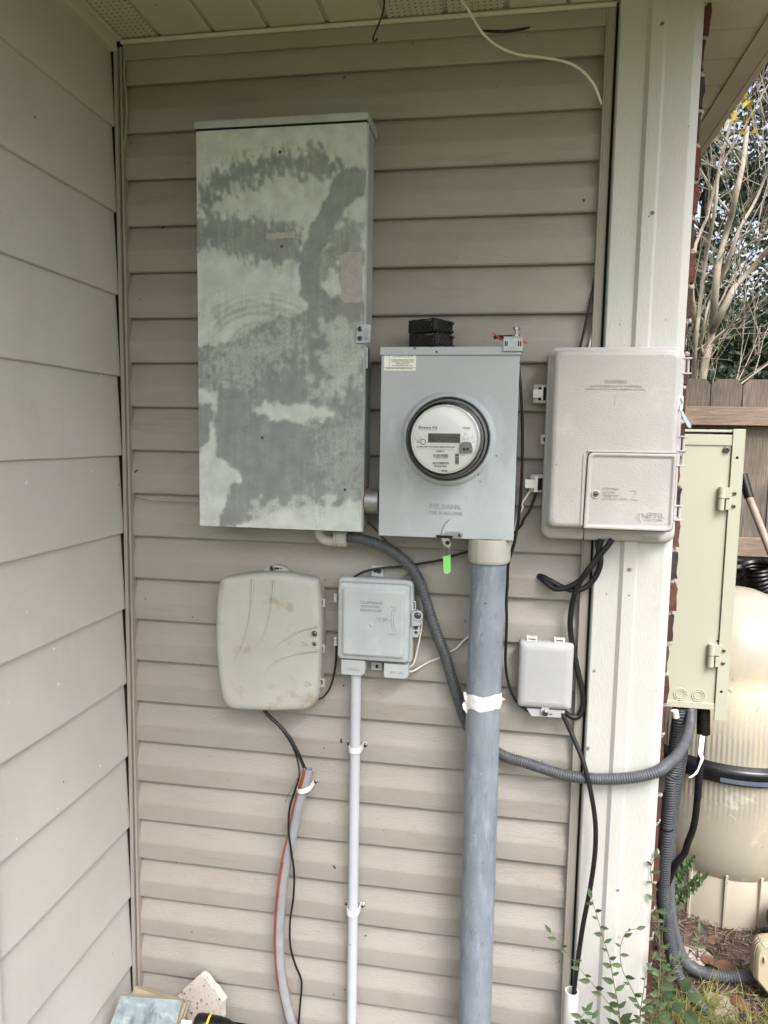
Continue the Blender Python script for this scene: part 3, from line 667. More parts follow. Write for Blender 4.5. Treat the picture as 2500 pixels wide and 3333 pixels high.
    # torn sticker scraps
    def scrap(pts, lab):
        pl = poly(pts); mb = MB(); fine = []
        for i in range(len(pl)):
            a, b_ = Vector(pl[i]), Vector(pl[(i+1) % len(pl)]); n_ = max(1, int((b_-a).length/.004))
            for k in range(n_): q = a.lerp(b_, k/n_); fine.append((q.x+random.uniform(-.0012, .0012), q.y+random.uniform(-.0012, .0012)))
        mb.prism(fine, Y-.0009, Y-.0002); q = obj('sticker_scrap', mb, m_paper, t); q['label'] = lab
    scrap([(733, 552), (750, 545), (783, 541), (783, 652), (760, 654), (742, 655), (736, 645), (738, 625), (731, 600), (737, 585)], 'large torn pinkish paper scrap')
    scrap([(575, 504), (637, 500), (638, 514), (575, 518)], 'small pinkish paper strip')
    # hasp and latch at the right edge
    mb = MB(); a, b_ = P('C', 1326, 280, -.101), P('C', 1398, 132, -.101); mb.box(a.x, X1+.0035, -.1045, -.1012, a.z, b_.z); mb.box(X1+.0025, X1+.0145, -.1045, -.1012, a.z+.001, b_.z)
    obj('hasp', mb, m_galv, t, .0008)
    mb = MB(); mb.box(X1+.004, X1+.0075, -.110, -.1046, a.z+.008, b_.z-.008); obj('staple', mb, m_galv, t, .001)
    for zz in (.25, .75): screw(t, a.x+.008, -.1045, a.z+(b_.z-a.z)*zz, .0038, m_galv, 'rivet')
    mb = MB(); mb.box(X1-.002, X1+.006, -.085, -.06, a.z-.05, a.z-.004); obj('latch_lever', mb, m_galv, t, .002)
    # bracket seen on right side bottom
m_socket_p = mat('panel_enamel', (.38, .41, .40), .5, .08, 12, mix2=[((.32, .345, .345), 14, .5, .65, (1, 1, .6))], specks=(30, .07, .1, DK))
paint_panel()

# ---- metal nipple between the two enclosures
def nipple():
    t = thing('conduit_nipple', 'short grey metal pipe joining the tall panel to the meter socket', 'pipe', (.59, -.06, 1.44))
    obj('pipe', MB().lathe((.5675, -.06, 1.441), [(.027, 0), (.027, .042)], 'x', 32, cap0=True, cap1=True), m_galv, t)
    obj('locknut', MB().lathe((.5672, -.06, 1.441), [(.031, 0), (.031, .005), (.028, .006)], 'x', 24, cap0=True), m_rust, t)
    obj('gasket', MB().lathe((.6015, -.06, 1.441), [(.0275, 0), (.0300, .001), (.0300, .005)], 'x', 24), m_black, t)
nipple()

# ---- meter socket
def socket():
    X0, X1, Z0, Z1 = .6085, .8855, 1.3735, 1.7595; Y = -.10
    t = thing('meter_socket', 'blue-grey steel meter socket with a round meter in its cover', 'meter box', (.747, 0, Z0))
    mb = MB(); mb.box(X0+.003, X1-.003, -.0965, .004, Z0+.003, Z1+.002); obj('body', mb, m_socket, t, .002)
    # cover with round opening
    n = 64; c = (.748, 1.5765); mb = MB()
    def sq(a):
        dx, dz = math.cos(a), math.sin(a); k = min(((X1-c[0]) if dx > 0 else (X0-c[0]))/dx if abs(dx) > 1e-6 else 9, ((Z1-.0-c[1]) if dz > 0 else (Z0-c[1]))/dz if abs(dz) > 1e-6 else 9); return (c[0]+dx*k, c[1]+dz*k)
    angs = sorted([2*math.pi*i/n for i in range(n)]+[math.atan2(z-c[1], x-c[0]) % (2*math.pi) for x in (X0, X1) for z in (Z0, Z1)])
    def ring(r_, y): return [(c[0]+r_*math.cos(a), y, c[1]+r_*math.sin(a)) for a in angs]
    sqr = [sq(a) for a in angs]
    mb.rings([[(x, -.086, z) for x, z in inset(sqr, -.0012)], [(x, -.0985, z) for x, z in inset(sqr, -.0012)], [(x, Y, z) for x, z in sqr]], False, False, smooth=False)
    mb.rings([[(x, Y, z) for x, z in sqr], ring(.0975, Y)], False, False, smooth=False)
    mb.rings([ring(.0975, Y), ring(.0955, Y-.001), ring(.0925, Y-.006), ring(.0895, Y-.0085), ring(.0868, Y-.009), ring(.0848, Y-.008), ring(.0845, Y+.01)], False, False)
    obj('cover', mb, m_socket, t)
    mb = MB(); mb.add([(X0-.0035, -.1045, Z1-.015), (X1+.0035, -.1045, Z1-.015), (X1+.0035, -.1045, Z1+.002), (X0-.0035, -.1045, Z1+.002), (X0-.0035, .003, Z1-.008), (X1+.0035, .003, Z1-.008), (X1+.0035, .003, Z1+.007), (X0-.0035, .003, Z1+.007)],
        [(0, 1, 2, 3), (3, 2, 6, 7), (1, 5, 6, 2), (4, 0, 3, 7), (0, 4, 5, 1), (5, 4, 7, 6)]); obj('rain_lid', mb, m_socket, t, .002)
    text('MILBANK', P('D', 553, 1800, Y).x, P('D', 838, 1800, Y).x, P('D', 690, 1816, Y).z, .0105, Y, m_soctxt, t, .0012, .0)
    text('TYPE 3R ENCLOSURE', P('D', 548, 1860, Y).x, P('D', 846, 1860, Y).x, P('D', 690, 1869, Y).z, .0072, Y, m_soctxt, t, .0009, .0)
    # warning label
    a, b = P('D', 137, 570, Y), P('D', 427, 410, Y); L = obj('warning_label', MB().box(a.x, b.x, Y-.0005, Y-.0001, a.z, b.z), m_label, t)
    w_ = b.x-a.x; h = b.z-a.z
    obj('rule', MB().box(a.x+w_*.17, a.x+w_*.175, Y-.0009, Y-.0005, a.z+h*.2, b.z-h*.06).box(a.x+w_*.02, b.x-w_*.02, Y-.0009, Y-.0005, a.z+h*.16, a.z+h*.175), m_print, L)
    text('DANGER', a.x+w_*.3, b.x-w_*.08, a.z+h*.74, h*.17, Y-.0006, m_lgrey, L, .0002)
    for i, s_ in enumerate(('HAZARD OF ELECTRICAL SHOCK', 'OR BURN IF COVER REMOVED', 'SERVICE BY UTILITY', 'AUTHORIZED PERSONNEL ONLY')):
        wd = (.72, .68, .42, .66)[i]; cc = a.x+w_*.59; text(s_, cc-w_*wd/2, cc+w_*wd/2, a.z+h*(.56-.105*i), h*.07, Y-.0006, m_print, L, .0002)
    text('DO NOT PAINT OVER OR REMOVE THIS LABEL', a.x+w_*.06, b.x-w_*.1, a.z+h*.085, h*.06, Y-.0006, m_print, L, .0002)
    # sealing latch at the bottom
    mb = MB(); q = [tuple(np.array(P('D', *p, Y-.002))[[0, 2]]) for p in ((665, 2052), (700, 2022), (820, 2020), (850, 2040), (845, 2070), (815, 2082), (790, 2066), (720, 2056), (650, 2062))]
    mb.prism(rpoly(q, .0008, 2)[::-1], Y-.0035, Y-.0005); obj('latch', mb, m_galv, t, .0005)
    p = P('D', 820, 2051, Y-.003); screw(t, p.x, Y-.0035, p.z, .0028, m_galv, 'rivet')
    a, b = P('D', 612, 2062, Y-.002), P('D', 755, 2045, Y-.002); obj('latch_slot', MB().box(a.x, b.x, Y-.005, Y-.0002, b.z-.008, b.z-.0025), m_blackp, t)
    p0 = [tuple(np.array(P('D', *p, Y-.002))[[0, 2]]) for p in ((652, 2070), (715, 2062), (742, 2130), (735, 2155), (700, 2158), (672, 2130))]
    mb = MB(); mb.prism(rpoly(p0, .001, 3)[::-1], Y-.004, Y-.0028); obj('hasp_tab', mb, m_galv, t, .0004)
    p = P('D', 710, 2120, Y-.004); obj('hasp_hole', MB().lathe((p.x, Y-.0041, p.z), [(.0045, 0), (.0001, -.0001)], 'y', 20), m_dark, t)
    pts = [P('D', *q_, Y-.002) for q_ in ((735, 1905), (690, 1945), (665, 2000), (655, 2045))]; obj('seal_wire', MB().tube(spline(pts, .003), .0006, 6), m_screw, t)
    return t
socket()
# ---- meter
def meter():
    c = (.748, 1.5765)
    t = thing('electric_meter', 'round glass-covered digital electric meter plugged into the grey socket', 'electric meter', (c[0], -.1, c[1]))
    C3 = (c[0], 0, c[1])
    obj('base_ring', MB().lathe(C3, [(.083, -.09), (.0828, -.106), (.0815, -.1115), (.0805, -.112)], 'y', 80), m_blackp, t)
    obj('grey_flange', MB().lathe(C3, [(.0807, -.1115), (.0802, -.1135), (.0795, -.1155), (.079, -.118), (.0782, -.1215), (.077, -.122)], 'y', 80), mat('smoky_flange', (.16, .165, .17), .2, .1, 60, spec=.7), t)
    obj('gasket_line', MB().lathe(C3, [(.0762, -.119), (.0768, -.1215), (.0757, -.1255), (.0745, -.1250)], 'y', 80), m_print, t)
    obj('copper_ring', MB().lathe(C3, [(.0705, -.129), (.0712, -.131), (.0705, -.133)], 'y', 80), m_copper, t)
    obj('inner_housing', MB().lathe(C3, [(.073, -.121), (.0685, -.131), (.0675, -.150), (.0665, -.168), (.0648, -.1685)], 'y', 80), mat('inner_housing_grey', (.45, .46, .46), .4, .06, 40), t)
    obj('white_rim', MB().lathe(C3, [(.0672, -.166), (.0672, -.170), (.0655, -.1725), (.0640, -.171), (.0632, -.1695)], 'y', 80), m_face, t)
    fc = obj('dial_face', MB().lathe(C3, [(.0634, -.168), (.0001, -.168)], 'y', 80), m_face, t)
    obj('glass_cover', MB().lathe(C3, [(.0775, -.118), (.0765, -.126), (.0745, -.150), (.0725, -.178), (.0705, -.1845), (.067, -.1875), (.060, -.1885), (.0001, -.1895)], 'y', 80), m_glass, t)
    Y = -.1683
    def q(a, b): return P('U', a, b, Y)
    def tx(s, a0, a1, bb, bh, m_=m_print, off=0., par=fc): text(s, q(a0, bb).x, q(a1, bb).x, q((a0+a1)/2, bb).z, abs(q(a0, bb-bh).z-q(a0, bb).z), Y, m_, par, .0002, off)
    # upper panel step and label plate
    a, b = q(345, 560), q(1130, 345)
    lcdp = obj('display_bezel', MB().box(q(572, 548).x, q(1146, 548).x, Y-.0014, Y+.0002, q(700, 548).z, q(700, 345).z), m_face, t, .0006)
    lcd = obj('display', MB().box(q(587, 525).x, q(1130, 525).x, Y-.0018, Y-.0012, q(850, 525).z, q(850, 366).z), m_lcd, t)
    Yd = Y-.002; mb = MB()
    def seg7(x, z, w_, h, tk, pat='abcdefg'):
        S = {'a': (0, h, w_, h-tk), 'g': (0, h/2+tk/2, w_, h/2-tk/2), 'd': (0, tk, w_, 0), 'f': (0, h, tk, h/2), 'e': (0, h/2, tk, 0), 'b': (w_-tk, h, w_, h/2), 'c': (w_-tk, h/2, w_, 0)}
        for k in pat: x0, z1, x1, z0 = S[k]; mb.box(x+x0, x+x1, Yd, Yd+.0003, z+z0, z+z1)
    for i in range(3): o_ = q(612+33*i, 452); seg7(o_.x, o_.z, .0031, .0078, .0007)
    for i in range(6): o_ = q(728+50*i, 482); seg7(o_.x, o_.z, .0046, .0114, .0009)
    for (a0, a1, b0, b1) in ((1035, 1060, 400, 415), (1068, 1105, 395, 412), (1060, 1100, 438, 450), (1072, 1088, 425, 465), (1035, 1050, 425, 470), (605, 708, 465, 475), (605, 720, 490, 500), (825, 880, 492, 503), (1030, 1105, 488, 500), (716, 720, 390, 470)):
        A, B = q(a0, b1), q(a1, b0); mb.box(A.x, B.x, Yd, Yd+.0003, A.z, B.z)
    obj('segments', mb, m_seg, lcd)
    tx('Stratus IQ', 422, 742, 292, 48, off=.022); tx('WATTHOUR METER', 422, 742, 312, 13)
    tx('sensus', 1175, 1292, 284, 22, off=.01); tx('a xylem brand', 1198, 1292, 300, 8)
    tx('CL200 240V 3W 60Hz FM2S 30TA Kh1', 390, 1042, 608, 27, off=.016); tx('503031908WR  CONTAINS MODEL: IDT9008  FCC ID: SDBIDT9008', 405, 1018, 640, 12, m_lgrey)
    tx('DEMCO', 732, 866, 682, 30, off=.012); tx('*1N6037443807*', 672, 932, 790, 18); tx('810039489', 696, 904, 936, 30, off=.014); tx('0115 0124', 762, 838, 992, 10)
    tx('sensus', 1160, 1222, 746, 9)
    mb = MB(); rnd = random.Random(3)
    def bars(a0, a1, b0, b1, vert=False):
        p = a0 if not vert else b0; end = a1 if not vert else b1
        while p < end-3:
            w_ = rnd.choice([3, 3, 5, 8]); A, B = (q(p, b1), q(min(p+w_, end), b0)) if not vert else (q(a0, min(p+w_, end)), q(a1, p)); mb.box(A.x, B.x, Y-.0003, Y, A.z, B.z); p += w_+rnd.choice([3, 4, 7])
    bars(672, 932, 716, 766); bars(668, 938, 850, 890); bars(1044, 1108, 710, 890, True)
    obj('barcodes', mb, m_print, fc)
    # optical port
    o_ = q(1226, 618); pr = obj('optical_port', MB().prism([(x, z) for x, z in rpoly([(q(1118, 700).x, q(1118, 700).z), (q(1335, 700).x, q(1335, 700).z), (q(1340, 620).x, q(1340, 620).z), (q(1320, 530).x, q(1300, 525).z), (q(1226, 505).x, q(1226, 505).z), (q(1135, 530).x, q(1135, 525).z), (q(1112, 620).x, q(1112, 620).z)], .003, 4)], Y-.006, Y), m_port, t, .0006)
    mb = MB()
    for a_, b_ in ((1200, 632), (1258, 632)): o_ = q(a_, b_); mb.lathe((o_.x, Y-.0062, o_.z), [(.0028, 0), (.0001, -.0001)], 'y', 16)
    obj('port_eye', mb, m_print, pr); mb = MB()
    for a_, b_ in ((1172, 575), (1297, 578), (1228, 673)): o_ = q(a_, b_); mb.lathe((o_.x, Y-.006, o_.z), [(.0026, 0), (.0024, -.0007), (.0018, -.0007), (.0016, -.0001)], 'y', 14)
    obj('port_pin', mb, m_port, pr)
    # raised warning triangles and test symbol
    for (a_, b_, s_) in ((412, 415, 55), (1222, 412, 58), (1328, 470, 52)):
        tri = [(a_-s_, b_+s_*.85), (a_+s_, b_+s_*.85), (a_, b_-s_)]; ps = [q(*p_) for p_ in tri]; obj('warning_triangle', MB().tube(ps+[ps[0], ps[1]], .0005, 5), m_lgrey, fc)
    mb = MB(); mb.tube([q(398, 496), q(480, 496)], .0005, 5); mb.tube([q(398, 522), q(480, 522)], .0005, 5); o_ = q(502, 509); mb.tube([(o_.x+.0052*math.cos(R(a_)), Y, o_.z+.0052*math.sin(R(a_))) for a_ in range(-150, 151, 15)], .0006, 5); obj('test_symbol', mb, m_print, fc)
    mb = MB(); mb.box(c[0]-.006, c[0]+.006, -.1695, -.163, c[1]-.0665, c[1]-.060); obj('bottom_tab', mb, m_port, t, .0008)
meter()
# ---- grounding bridge clamp on the socket lid
def bridge():
    a, b = P('D', 1210, 398, -.1055), P('D', 1385, 275, -.1055)
    t = thing('bonding_clamp', 'small slotted steel bonding clamp with a bolt on the corner of the meter socket', 'clamp', (b.x, -.1, a.z))
    mb = MB(); mb.box(a.x, b.x, -.1085, -.1055, a.z, b.z); mb.box(a.x, b.x, -.1085, -.07, b.z-.0005, b.z+.0025); mb.box(b.x-.0005, b.x+.0015, -.1085, -.07, a.z, b.z); obj('bracket', mb, m_galv, t, .0008)
    for k in (.08, .17, .78, .88): x = a.x+(b.x-a.x)*k; obj('slot', MB().box(x, x+.0022, -.1090, -.1084, a.z+.010, b.z-.007), m_dark, t)
    x = P('D', 1330, 270, -.09).x; mb = MB(); mb.lathe((x, -.09, b.z+.0025), [(.0035, 0), (.0035, .022)], 'z', 12); mb.lathe((x, -.09, b.z+.0175), [(.0068, 0), (.0068, .0055), (.005, .0065)], 'z', 6, smooth=False, cap1=True, cap0=True); mb.lathe((x, -.09, b.z+.0025), [(.009, 0), (.009, .002), (.0072, .0022), (.0072, .006)], 'z', 6, smooth=False, cap1=True)
    obj('bolt', mb, m_screw, t)
bridge()
def strap_bits():
    pts = [P('D', 1290, 262, -.085), P('D', 1220, 268, -.085), P('D', 1150, 268, -.085), P('D', 1125, 274, -.085)]
    tag(obj('bonding_wire', MB().tube(spline(pts), .0035, 8), m_black), 'short black wire stub under the bolt of the bonding clamp', 'wire')
    t = thing('red_flag_wire', 'thin red wire with a red tape flag poking out of the bonding clamp', 'wire', P('D', 1205, 300, -.095))
    obj('wire', MB().tube(spline([P('D', 1118, 232, -.088), P('D', 1150, 255, -.092), P('D', 1208, 300, -.095)]), .0013, 6), m_red, t)
    obj('wire', MB().tube(spline([P('D', 1150, 268, -.088), P('D', 1180, 290, -.092), P('D', 1208, 296, -.095)]), .0009, 6), m_red, t)
    p = [P('D', *q, -.085) for q in ((1392, 290), (1440, 325), (1388, 333))]; q = Vector((0, .002, 0)); obj('tape_flag', MB().add(p+[a+q for a in p], [(0, 2, 1), (3, 4, 5), (0, 1, 4, 3), (1, 2, 5, 4), (2, 0, 3, 5)]), m_red, t)
strap_bits()
# ---- two breakers stacked on the socket lid
def breaker(label, z, dx, rz):
    a, b = P('D', 370, 300, -.075), P('D', 738, 300, -.075); cx = (a.x+b.x)/2+dx; h = .0265
    t = thing('circuit_breaker', label, 'circuit breaker', (cx, -.06, z), 'breakers stacked on the meter socket')
    M = Matrix.Translation((cx, -.062, z)) @ Matrix.Rotation(rz, 4, 'Z'); w_ = .034; d = .032
    mb = MB(); mb.box(-w_, w_, -d, d, 0, h, M=M); obj('case', mb, m_blackp, t, .0012)
    mb = MB(); mb.box(w_-.001, w_+.003, -d+.002, d*.4, h*.12, h*.86, M=M); obj('end_block', mb, m_blackp, t, .001)
    mb = MB(); mb.box(w_*.5, w_*.86, -d-.0045, -d+.001, h*.35, h*.62, M=M); obj('toggle', mb, m_blackp, t, .0012)
    mb = MB(); mb.box(w_*.2, w_*.95, -d-.0012, -d+.001, h*.2, h*.8, M=M); obj('toggle_plate', mb, m_blackp, t, .0006)
    for zz in (.1, .72): obj('mounting_foot', MB().box(w_+.001, w_+.005, d*.5, d*.9, h*zz, h*(zz+.18), M=M), m_blackp, t, .0006)
    obj('scuffed_edge', MB().box(w_*.3, w_*.75, -d-.0014, -d-.0011, h*.84, h*.87, M=M), m_galv, t)
ZL = 1.7640
breaker('lower black breaker resting directly on the meter socket lid', ZL, .001, R(-27))
breaker('upper black breaker stacked on the lower one', ZL+.0280, -.0008, R(-30))
# ---- key tag on the hasp
def keytag():
    p = P('H', 150, 225, -.105); t = thing('key_tag', 'lime green plastic key tag hanging on a wire ring from the socket latch', 'key tag', p)
    c = [P('H', *q, -.105) for q in ((150, 210), (172, 240), (170, 300), (150, 312), (126, 300), (122, 240), (145, 210))]; obj('ring', MB().tube(spline(c, .002), .0007, 6), m_screw, t)
    q = [tuple(np.array(P('H', *v, -.105))[[0, 2]]) for v in ((118, 318), (184, 298), (186, 440), (160, 466), (124, 452))]
    obj('tag', MB().prism(rpoly(q, [.0005, .0005, .002, .004, .003], 4)[::-1], -.1075, -.1035), m_green, t, .0006)
    q = [tuple(np.array(P('H', *v, -.105))[[0, 2]]) for v in ((113, 322), (113, 312), (186, 292), (186, 304))]; obj('tag_cap', MB().prism(q, -.1085, -.103), m_green, t)
keytag()

# ---- big conduit under the socket
def big_conduit():
    t = thing('large_conduit', 'thick blue-grey plastic conduit rising from the ground into the meter socket', 'conduit', (.837, -.07, 0))
    x0 = .8385
    pts = [(x0+.0017, -.07, -.05), (x0, -.07, .6), (x0-.0025, -.07, 1.0), (x0+.0004, -.07, 1.33)]
    obj('pipe', MB().tube(spline(pts, .03), .0365, 40), m_pvc, t)
    mb = MB(); n = 60; rs = []
    for z, r_ in ((1.322, .0405), (1.325, .0425), (1.330, .0432), (1.3735, .0432)):
        rs.append([(x0+(r_+(.0012 if i % 10 == 0 else 0))*math.cos(2*math.pi*i/n), -.07+(r_+(.0012 if i % 10 == 0 else 0))*math.sin(2*math.pi*i/n), z) for i in range(n)])
    mb.rings(rs, False, False); mb.lathe((x0, -.07, 0), [(.0365, 1.3225), (.0405, 1.322)], 'z', 60); obj('adapter', mb, m_pvcfit, t)
    # wrap of white tape with ragged tails
    zt = P('H', 470, 1640, -.107).z; mb = MB(); rs = []; n = 48
    for k in range(7):
        ring = []
        for i in range(n):
            a = 2*math.pi*i/n; z = zt-.016+.032*k/6+.003*math.cos(a+.3)+.0016*math.sin(a*5+k)+(random.uniform(-.001, .001)); rr_ = .0372+.0006*math.sin(a*9+k*1.7)+random.uniform(0, .0005)+(.0004 if 0 < k < 6 else -.0004)
            ring.append((x0-.002+rr_*math.cos(a), -.07+rr_*math.sin(a), z))
        rs.append(ring)
    mb.rings(rs, False, False)
    for pts in ([(300, 1530), (318, 1525), (345, 1590), (385, 1640), (350, 1660), (310, 1590)], [(290, 1640), (305, 1610), (350, 1655), (350, 1725), (325, 1715), (300, 1680)], [(622, 1600), (640, 1560), (655, 1585), (678, 1590), (650, 1600), (640, 1630), (620, 1625)]):
        q = [tuple(np.array(P('H', *v, -.085))[[0, 2]]) for v in pts]; mb.prism(q[::-1], -.0860, -.0852)
    obj('tape_wrap', mb, m_tape, t)
    # faint scratches and scribbled marks down the left side
    sc_ = []; rnd = random.Random(5)
    for k in range(46):
        v = rnd.uniform(430, 2300); u = 385-(v-400)*.045+rnd.uniform(-12, 14); y = -.1025; a = P('H', u, v, y); a.x = max(a.x, x0-.03)
        dx = a.x-x0; a.y = -.07-math.sqrt(max(1e-6, .0367**2-dx*dx)); b = a+Vector((rnd.uniform(-.002, .002), 0, rnd.uniform(-.006, .006))); db = b.x-x0; b.y = -.07-math.sqrt(max(1e-6, .0367**2-db*db)); sc_.append((a, b))
    for a, b in sc_: obj('scratch', MB().tube([a, b], .0003, 4), m_wpipe, t)
big_conduit()
# ---- flexible conduits
def ribbed(pts, r, step=.0012, pitch=.0050, amp=.0009, n=16):
    sp_ = spline(pts, step); L = 0; rs = []
    for i, p in enumerate(sp_):
        if i: L += (p-sp_[i-1]).length
        rs.append(r+amp*math.sin(2*math.pi*L/pitch))
    return MB().tube(sp_, rs, n)
def flex_conduit():
    t = thing('flexible_conduit', 'dark flexible conduit curving from tall panel behind the thick pipe to the beige cabinet', 'conduit', P('G', 60, 150, -.04))
    y = -.045
    el = [P('C', 1042, 1716, y), P('C', 1048, 1755, y), P('C', 1085, 1793, y), P('C', 1135, 1803, y), P('C', 1170, 1800, y)]
    obj('elbow_fitting', MB().tube(spline(el, .004), .0115, 20), m_pvcfit, t)
    a, b = P('G', 165, 200, y), P('G', 325, 200, y); mb = MB()
    mb.lathe((a.x, y, a.z), [(.0125, -.002), (.0205, 0), (.0205, .003), (.0175, .0045), (.0175, .006)], 'x', 40, cap0=True)
    mb.lathe((a.x, y, a.z), [(.0175, .006), (.0195, .0065), (.0195, b.x-a.x-.002), (.0165, b.x-a.x)], 'x', 12, smooth=False, cap1=True); obj('compression_nut', mb, m_pvcfit, t)
    G = [(310, 195, y), (450, 203, y), (600, 245, y), (760, 300, y), (900, 375, -.04), (1040, 470, -.036), (1150, 580, -.034), (1230, 700, -.032), (1300, 850, -.03), (1350, 1000, -.028), (1425, 1250, -.026), (1510, 1500, -.024)]
    pts = [P('G', *q) for q in G]+[P('H', 130, 1180, -.02), P('H', 200, 1420, -.018), P('H', 262, 1620, -.017), P('H', 320, 1790, -.0165), P('H', 400, 1930, -.0165), P('H', 500, 2020, -.0165), P('H', 620, 2080, -.018), P('H', 720, 2125, -.022), P('H', 850, 2160, -.03)]
    pts += [P('J', 190, 20, -.040), P('J', 300, 50, -.046), P('J', 430, 68, -.050), P('J', 600, 74, -.052), P('J', 780, 58, -.052), P('J', 920, 20, -.046)]
    pts += [P('I', 660, 1945, -.02), P('I', 730, 1885, .03), P('I', 795, 1790, .12), P('I', 838, 1680, .22), P('I', 855, 1590, .28), P('I', 858, 1500, .31)]
    obj('hose', ribbed(pts, .0118), m_hose, t)
flex_conduit()
def hose_things():
    pts = [P('I', 765, 1490, .31), P('I', 762, 1580, .31), P('I', 740, 1750, .32), P('I', 715, 2000, .33), P('J', 1000, 60, .33), P('J', 990, 250, .34), P('J', 968, 500, .35), P('J', 952, 750, .37), P('J', 950, 880, .385), P('J', 975, 1050, .41), P('J', 1000, 1200, .42), P('J', 1035, 1360, .425), P('J', 1090, 1470, .42), P('J', 1160, 1550, .40), P('J', 1225, 1630, .375)]
    pts.append(pts[-1]+Vector((.06, -.05, -.04)))
    t = thing('ground_conduit', 'left dark grey flexible conduit running down the brick edge into the grass', 'conduit', pts[-1]); obj('hose', ribbed(pts, .0165, .0016, .0075, .0013), m_hosed, t)
    obj('zip_tie', MB().lathe(P('J', 972, 403, .345), [(.0180, -.002), (.0186, 0), (.0180, .002)], 'z', 20), m_blackp, t)
    pts = [P('I', 800, 1490, .36), P('I', 790, 1750, .37), P('J', 1010, 300, .40), P('J', 985, 700, .42), P('J', 992, 950, .44), P('J', 1015, 1080, .46), P('J', 1045, 1190, .48), P('J', 1085, 1290, .50), P('J', 1140, 1345, .515), P('J', 1230, 1385, .52), P('J', 1350, 1405, .52), P('J', 1460, 1405, .52), P('J', 1590, 1393, .52)]
    t = thing('pump_conduit', 'right grey flexible conduit bending along the mulch to the tan pump housing', 'conduit', pts[-1]); obj('hose', ribbed(pts, .0165, .0016, .0075, .0014), m_hose, t)
    pts = [P('I', 958, 1500, .33), P('I', 958, 1690, .33)]; pts2 = [P('I', 950, 1690, .33), P('I', 935, 1900, .34), P('I', 912, 2212, .35), P('J', 1190, 60, .355), P('J', 1178, 250, .36), P('J', 1155, 400, .37), P('J', 1115, 510, .38), P('J', 1095, 575, .385), P('J', 1045, 635, .39), P('J', 1005, 720, .40), P('J', 975, 800, .41), P('J', 950, 900, .42)]
    t = thing('power_cord', 'black power cord with a paper tag dropping from the beige cabinet past the tank', 'cord', pts2[-1])
    obj('connector', MB().tube(spline(pts, .01), lambda i: .0165 if i < 9 else (.0135+.0008*(i % 2)), 16), m_blackp, t)
    obj('cord', MB().tube(spline(pts2, .008), .0088, 12), m_black, t)
    tg = [P('I', *q) for q in ((930, 1700, .315), (972, 1708, .315), (955, 1860, .312), (963, 1890, .312), (930, 1965, .30), (910, 2010, .295), (870, 2040, .29), (835, 2044, .29), (880, 2015, .295), (912, 1975, .30), (935, 1890, .312), (915, 1850, .315))]
    mb = MB(); n = len(tg); mb.add(tg+[p+Vector((0, .0006, 0)) for p in tg], [tuple(range(n)), tuple(range(n, 2*n))[::-1]]+[(i, (i+1) % n, (i+1) % n+n, i+n) for i in range(n)]); obj('paper_tag', mb, m_label, t)
    p = P('I', 735, 1540, .24); t2 = tag(obj('pipe_stub', MB().tube([P('I', 728, 1505, .24), P('I', 738, 1562, .24)], .0085, 16), m_white), 'short white plastic pipe stub under the beige cabinet', 'pipe')
hose_things()

